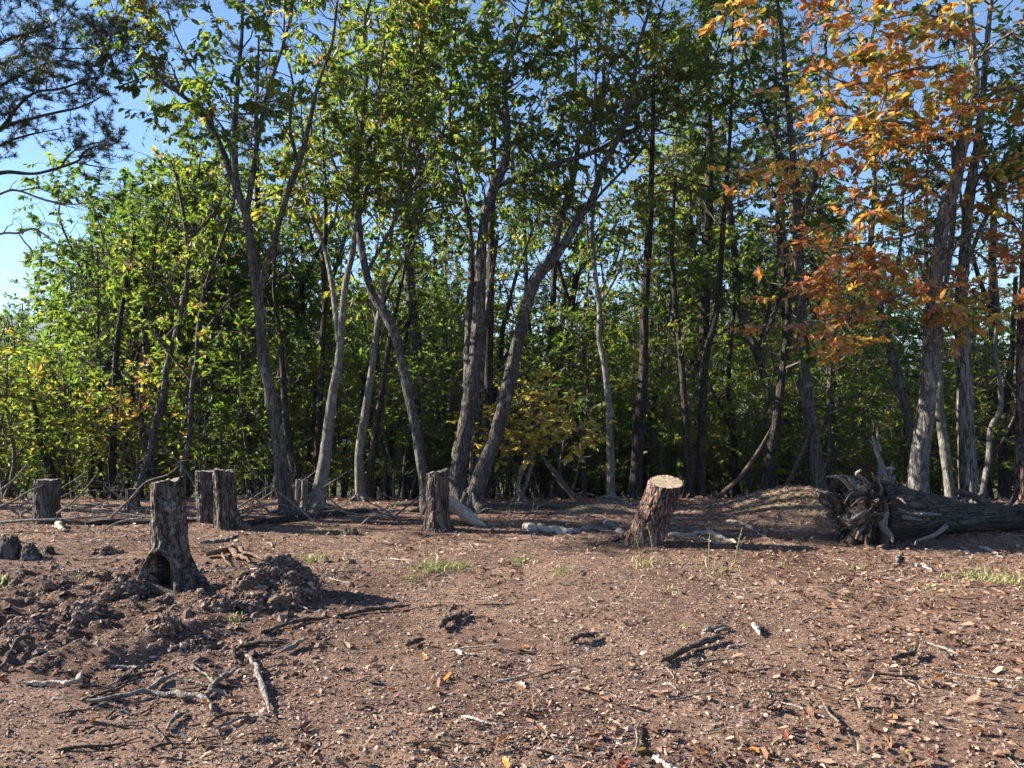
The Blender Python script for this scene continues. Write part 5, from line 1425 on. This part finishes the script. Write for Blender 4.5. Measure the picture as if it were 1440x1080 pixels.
mb = MB()
n = 165000
x, y = scatter_ground(n, 2.3, 12.5, 1.25)
z = ground_h(x, y)
keep = fbm(p3(x * 1.6, y * 1.6, 4), 3, 44) > rs.uniform(.30, .54, n)
x, y, z = x[keep], y[keep], z[keep]; n = len(x)
fx, fy, fz = frames(n, .45); fy = fy * rs.uniform(.35, 1.0, n)[:, None]
place(CHIP, None, CHIP_Q, np.column_stack([x, y, z + .003]), fx, fy, fz, np.clip(rs.lognormal(-4.2, .55, n), .006, .075), rs.beta(1.8, 2.4, n), mb)
mb.build('wood_chips', M['chip'], kind='stuff', label='scattered wood chips and bark crumbs over the clearing', smooth=False)
mb = MB()
n = 110000
x, y = scatter_ground(n, 2.3, 11, 1.3)
z = ground_h(x, y)
fx, fy, fz = frames(n, .5)
place(FLAKE, FLAKE_T, None, np.column_stack([x, y, z + .002]), fx, fy, fz, np.clip(rs.lognormal(-4.35, .5, n), .005, .04), rs.beta(1.5, 3.0, n) * .85, mb)
n = 7500
x, y = scatter_ground(n, 2.3, 10, 1.3)
k_ = n // 2
x[:k_] = rs.uniform(-6, -1.2, k_); y[:k_] = rs.uniform(4.4, 7.6, k_)
z = ground_h(x, y)
fx, fy, fz = frames(n, .35); st = rs.uniform(.7, 1.3, n)[:, None]
sz = np.clip(rs.lognormal(-3.95, .6, n), .010, .09) * np.where(np.arange(n) < k_, 1.25, .75)
place(CLOD8, CLOD8_T, None, np.column_stack([x, y, z - .002]), fx * st, fy / st, fz * rs.uniform(.6, 1.3, n)[:, None], sz, rs.beta(1.5, 5, n) * .6, mb)
mb.build('soil_crumbs', M['chip'], kind='stuff', label='crumbs of soil on the bare ground', smooth=False)

OAKLEAF = [(0, 0, .0), (.14, .06, .03), (.28, .20, .10), (.40, .10, .06), (.55, .25, .14), (.68, .11, .08), (.85, .14, .12), (1, 0, .10),
           (.85, -.14, .14), (.68, -.11, .08), (.55, -.25, .16), (.40, -.10, .05), (.28, -.20, .09), (.14, -.06, .02)]
OAKLEAF_T = [(0, 1, 13), (1, 2, 3), (1, 3, 11), (1, 11, 13), (13, 11, 12), (3, 4, 5), (3, 5, 9), (3, 9, 11), (11, 9, 10), (5, 6, 7), (5, 7, 9), (9, 7, 8)]
CURL = [(0, 0, 0), (.25, .18, .14), (.7, .2, .2), (1, .02, .10), (.7, -.16, .05), (.25, -.17, .10), (.5, 0, .0)]
CURL_T = [(0, 1, 6), (1, 2, 6), (2, 3, 6), (3, 4, 6), (4, 5, 6), (5, 0, 6)]
mb = MB()
n = 24000
x, y = scatter_ground(n, 2.6, 13.5, .95)
dens = .22 + .42 * smoothstep(.4, 3.2, x) + .35 * smoothstep(6.5, 9, y)
keep = fbm(p3(x * 1.1, y * 1.1, 8), 3, 46) * .9 + .1 > 1.02 - dens * rs.uniform(.55, 1.25, n)
x, y = np.concatenate([x[keep], rs.normal(3.9, .7, 1500)]), np.concatenate([y[keep], rs.normal(10.5, .6, 1500)]); z = ground_h(x, y); n = len(x)
fx, fy, fz = frames(n, .35)
place(CURL, CURL_T, None, np.column_stack([x, y, z + .006]), fx, fy, fz, rs.uniform(.022, .08, n), np.clip(rs.beta(1.8, 2.6, n), 0, 1), mb)
mb.build('leaf_litter', M['dry_leaf'], kind='stuff', label='dry brown leaf litter over the clearing', smooth=False)
# dead grass and straw, mostly over the middle of the clearing
mb = MB()
n = 9000
x, y = scatter_ground(n, 3, 11.5, .8)
keep = fbm(p3(x * .9, y * .9, 12), 3, 48) * (.55 + .45 * smoothstep(5.2, 7, y)) > .42
x, y = x[keep], y[keep]
x = np.concatenate([x, rs.normal(3.95, .7, 5200), rs.normal(1.28, .35, 900)]); y = np.concatenate([y, rs.normal(10.6, .6, 5200), rs.normal(10.9, .3, 900)])
z = ground_h(x, y); n = len(x)
fx, fy, fz = frames(n, .2); L_ = rs.uniform(.03, .13, n)
place([(-.5, -.02, 0), (0, -.025, .06), (.5, -.01, 0), (.5, .01, .0), (0, .025, .07), (-.5, .02, 0)], None, [(0, 1, 4, 5), (1, 2, 3, 4)],
      np.column_stack([x, y, z + .006]), fx, fy, fz, L_, rs.uniform(.55, 1, n), mb)
mb.build('dead_grass', M['chip'], kind='stuff', label='dead grass straw lying over the middle of the clearing', smooth=False)
# litter on the forest floor beyond the edge
mb = MB()
n = 9000
y = 12 + 25 * rs.uniform(size=n) ** 1.3; x = rs.uniform(-.85, .85, n) * y; z = ground_h(x, y)
fx, fy, fz = frames(n, .4)
place(CURL, CURL_T, None, np.column_stack([x, y, z + .01]), fx, fy, fz, rs.uniform(.07, .16, n), rs.beta(2, 2.5, n), mb)
mb.build('forest_litter', M['dry_leaf'], kind='stuff', label='dry leaf litter on the forest floor behind the clearing', smooth=False)

# single fallen leaves in the foreground
shapes = {}
for cname in ('brown', 'tan', 'orange', 'gold', 'red'):
    for sn, (tv, tt_) in enumerate(((OAKLEAF, OAKLEAF_T), (CURL, CURL_T), ([(a, b, c * 2.2) for a, b, c in OAKLEAF], OAKLEAF_T))):
        shapes[cname, sn] = MB().add(np.array(tv) - [.5, 0, 0], tris=tt_).mesh('fallen_leaf', M['fallen_' + cname], smooth=False)
def fallen(px, py, size, cname, sn, label=None, group=None, rot=None):
    q = G(px, py)
    o = bpy.data.objects.new('fallen_leaf', shapes[cname, sn])
    COL.objects.link(o)
    s_ = size / F * q[1]
    o.location = (q[0], q[1], q[2] + .010)
    o.scale = (s_,) * 3
    o.rotation_euler = (rs.normal(0, .35), rs.normal(0, .35), rs.uniform(0, 6.28) if rot is None else rot)
    tag(o, label or f'dry {cname} leaf lying on the bare foreground soil', 'leaf', group or f'{cname} fallen leaves on the bare soil')
for px, py, sz, cn, lab in ((1212, 896, 16, 'gold', 'bright yellow-orange leaf lying alone above the dark bark piece'), (934, 977, 16, 'orange', 'orange leaf near the middle of the bottom edge'),
                            (1255, 1043, 22, 'tan', 'large tan leaf near the bottom right'), (1275, 1060, 14, 'gold', 'small yellow leaf just below the large tan leaf'),
                            (1392, 970, 26, 'tan', 'pale tan leaf standing up at the right'), (612, 974, 18, 'orange', 'orange leaf left of the middle in the foreground'),
                            (1084, 1070, 16, 'gold', 'yellow leaf at the bottom edge'), (5, 932, 16, 'red', 'red leaf cut off by the left edge'), (440, 976, 12, 'red', 'small red leaf right of the thick stick'),
                            (1252, 918, 16, 'orange', 'orange leaf touching the dark bark at lower right'), (1230, 965, 14, 'orange', 'small orange leaf below the dark bark piece')):
    fallen(px, py, sz, cn, 0, lab, 'distinct single leaves')
for k in range(270):
    py = 800 + 290 * rs.uniform() ** .8
    px = 1450 * rs.uniform() ** (.62)
    cn = ['brown', 'tan', 'brown', 'orange' if k % 2 else 'tan', 'tan', 'brown', 'brown' if k % 4 else 'red', 'gold' if k % 3 == 0 else 'brown', 'brown', 'tan'][rs.randint(10)]
    if cn == 'gold' and rs.uniform() < .5: cn = 'orange'
    d_ = G(px, py)[1]
    fallen(px, py, rs.uniform(.05, .10) * F / d_, cn, rs.randint(3))

# ------------------------------------------------------------------ grass tufts and weeds
BLADE = [(-.5, 0, 0), (.5, 0, 0), (.38, 0, .45), (-.38, 0, .45), (0, 0, 1)]
def tuft(px, py, wpx, hpx, n, label, tint=.35, group=None):
    c = G(px, py)
    k = c[1] / F
    n = int(n * .6)
    mb = MB()
    x = c[0] + rs.normal(0, wpx * k * .34, n); y = c[1] + rs.normal(0, wpx * k * .5, n); z = ground_h(x, y)
    a = rs.uniform(0, 6.28, n)
    h = hpx * k * rs.uniform(.35, .95, n)
    lean = np.column_stack([rs.normal(0, .45, n), rs.normal(0, .45, n), np.ones(n)])
    Zv = unit(lean) * h[:, None]
    Xv = np.column_stack([np.cos(a), np.sin(a), np.zeros(n)]) * .0055
    bend = np.column_stack([rs.normal(0, .3, n), rs.normal(0, .3, n), np.full(n, -.15)]) * h[:, None]
    base = np.column_stack([x, y, z - .003])
    v = np.stack([base - Xv, base + Xv, base + Xv * .75 + Zv * .5, base - Xv * .75 + Zv * .5, base + Zv + bend], 1)
    off = (np.arange(n) * 5)[:, None, None]
    mb.add(v.reshape(-1, 3), tris=(np.array([[3, 2, 4]])[None] + off).reshape(-1, 3), quads=(np.array([[0, 1, 2, 3]])[None] + off).reshape(-1, 4),
           tint=np.repeat(np.clip(rs.normal(tint + .12, .28, n), 0, 1), 5))
    mb.build('blades', M['grass'], thing('grass_tuft', label, 'grass tuft', c, group or 'grass tufts on the clearing'), kind='stuff')
tuft(610, 800, 40, 22, 220, 'bright green grass tuft, largest of the group left of the middle')
tuft(648, 798, 30, 16, 110, 'green grass tuft close right of the largest one')
tuft(575, 815, 24, 10, 50, 'sparse low grass left of and below the largest tuft')
tuft(440, 786, 30, 14, 110, 'grass tuft right behind the earth heap')
tuft(452, 748, 40, 9, 70, 'short sunlit grass in front of the forked oak', .6)
tuft(735, 790, 20, 16, 60, 'small grass tuft below the pale root end')
tuft(790, 807, 26, 13, 80, 'low yellow-green tuft left of the sawn stump', .5)
tuft(905, 796, 28, 18, 80, 'yellowing grass tuft right in front of the sawn stump', .8)
tuft(1345, 816, 30, 14, 70, 'small grass tuft left of the larger one by the log', .6)
tuft(1372, 815, 30, 20, 120, 'grass tuft in the middle of the three by the log', .45)
tuft(1412, 818, 50, 26, 170, 'tall loose grass tuft rightmost of the three by the log', .45)
tuft(1315, 830, 30, 12, 60, 'dry yellow grass patch below the three tufts by the log', .85)
tuft(1100, 795, 14, 8, 40, 'tiny green tuft alone on the leaves right of the white root', .2)
tuft(120, 812, 14, 10, 40, 'tiny grass tuft left of the hollow stump', .4)
tuft(4, 818, 20, 14, 60, 'grass tuft cut off at the left edge', .35)
tuft(328, 873, 12, 14, 40, 'tiny grass tuft on the near side of the earth heap', .4)
tuft(960, 880, 14, 9, 40, 'tiny yellow-green tuft on open ground left of the pale chip', .55)
tuft(945, 832, 22, 12, 40, 'sparse dry tuft below the white root', .8)
tuft(1005, 806, 40, 26, 50, 'dry straw stalks below the white root', .95)
tuft(1205, 800, 16, 12, 40, 'small yellow tuft in front of the root ball', .75)
tuft(365, 760, 20, 7, 40, 'short grass on the ground right of the ragged stump', .5)
def weed(px, label):
    c = G(*px[0])
    pts, rad = trace([(x, y, wd) for x, y, wd in [(a, b, 2.2) for a, b in px]], c[1], rs)
    pts[:, 2] = np.maximum(pts[:, 2], c[2])
    root = thing('weed_stalk', label, 'weed', c, 'tall weed stalks by the sawn stump')
    mb = MB(); bark_tube(mb, pts, rad * np.linspace(1, .5, len(rad)), 5, .0004, seed=1, step=.03); mb.build('stem', M['grass'], root)
    mb = MB()
    n = 10
    q = spline(pts, n)
    fx = unit(np.column_stack([rs.normal(0, 1, n), rs.normal(0, 1, n), np.full(n, .9)])); fy = unit(np.cross(fx, rs.normal(size=(n, 3)))); 
    place(LEAF4, LEAF4_T, None, q, fx, fy, np.cross(fx, fy), .028, .85, mb); mb.build('leaf', M['grass'], root, smooth=False)
weed([(902, 792), (899, 772), (893, 755), (888, 745)], 'tall thin weed stalk bending left in front of the sawn stump')
weed([(918, 792), (917, 770), (914, 752), (910, 738)], 'tall thin weed stalk standing at the foot of the sawn stump')
weed([(997, 792), (997, 770), (998, 752)], 'thin dry stalk right of the sawn stump near the white root')
weed([(1033, 792), (1038, 765), (1044, 742)], 'thin dry pinkish stalk at the end of the white root')
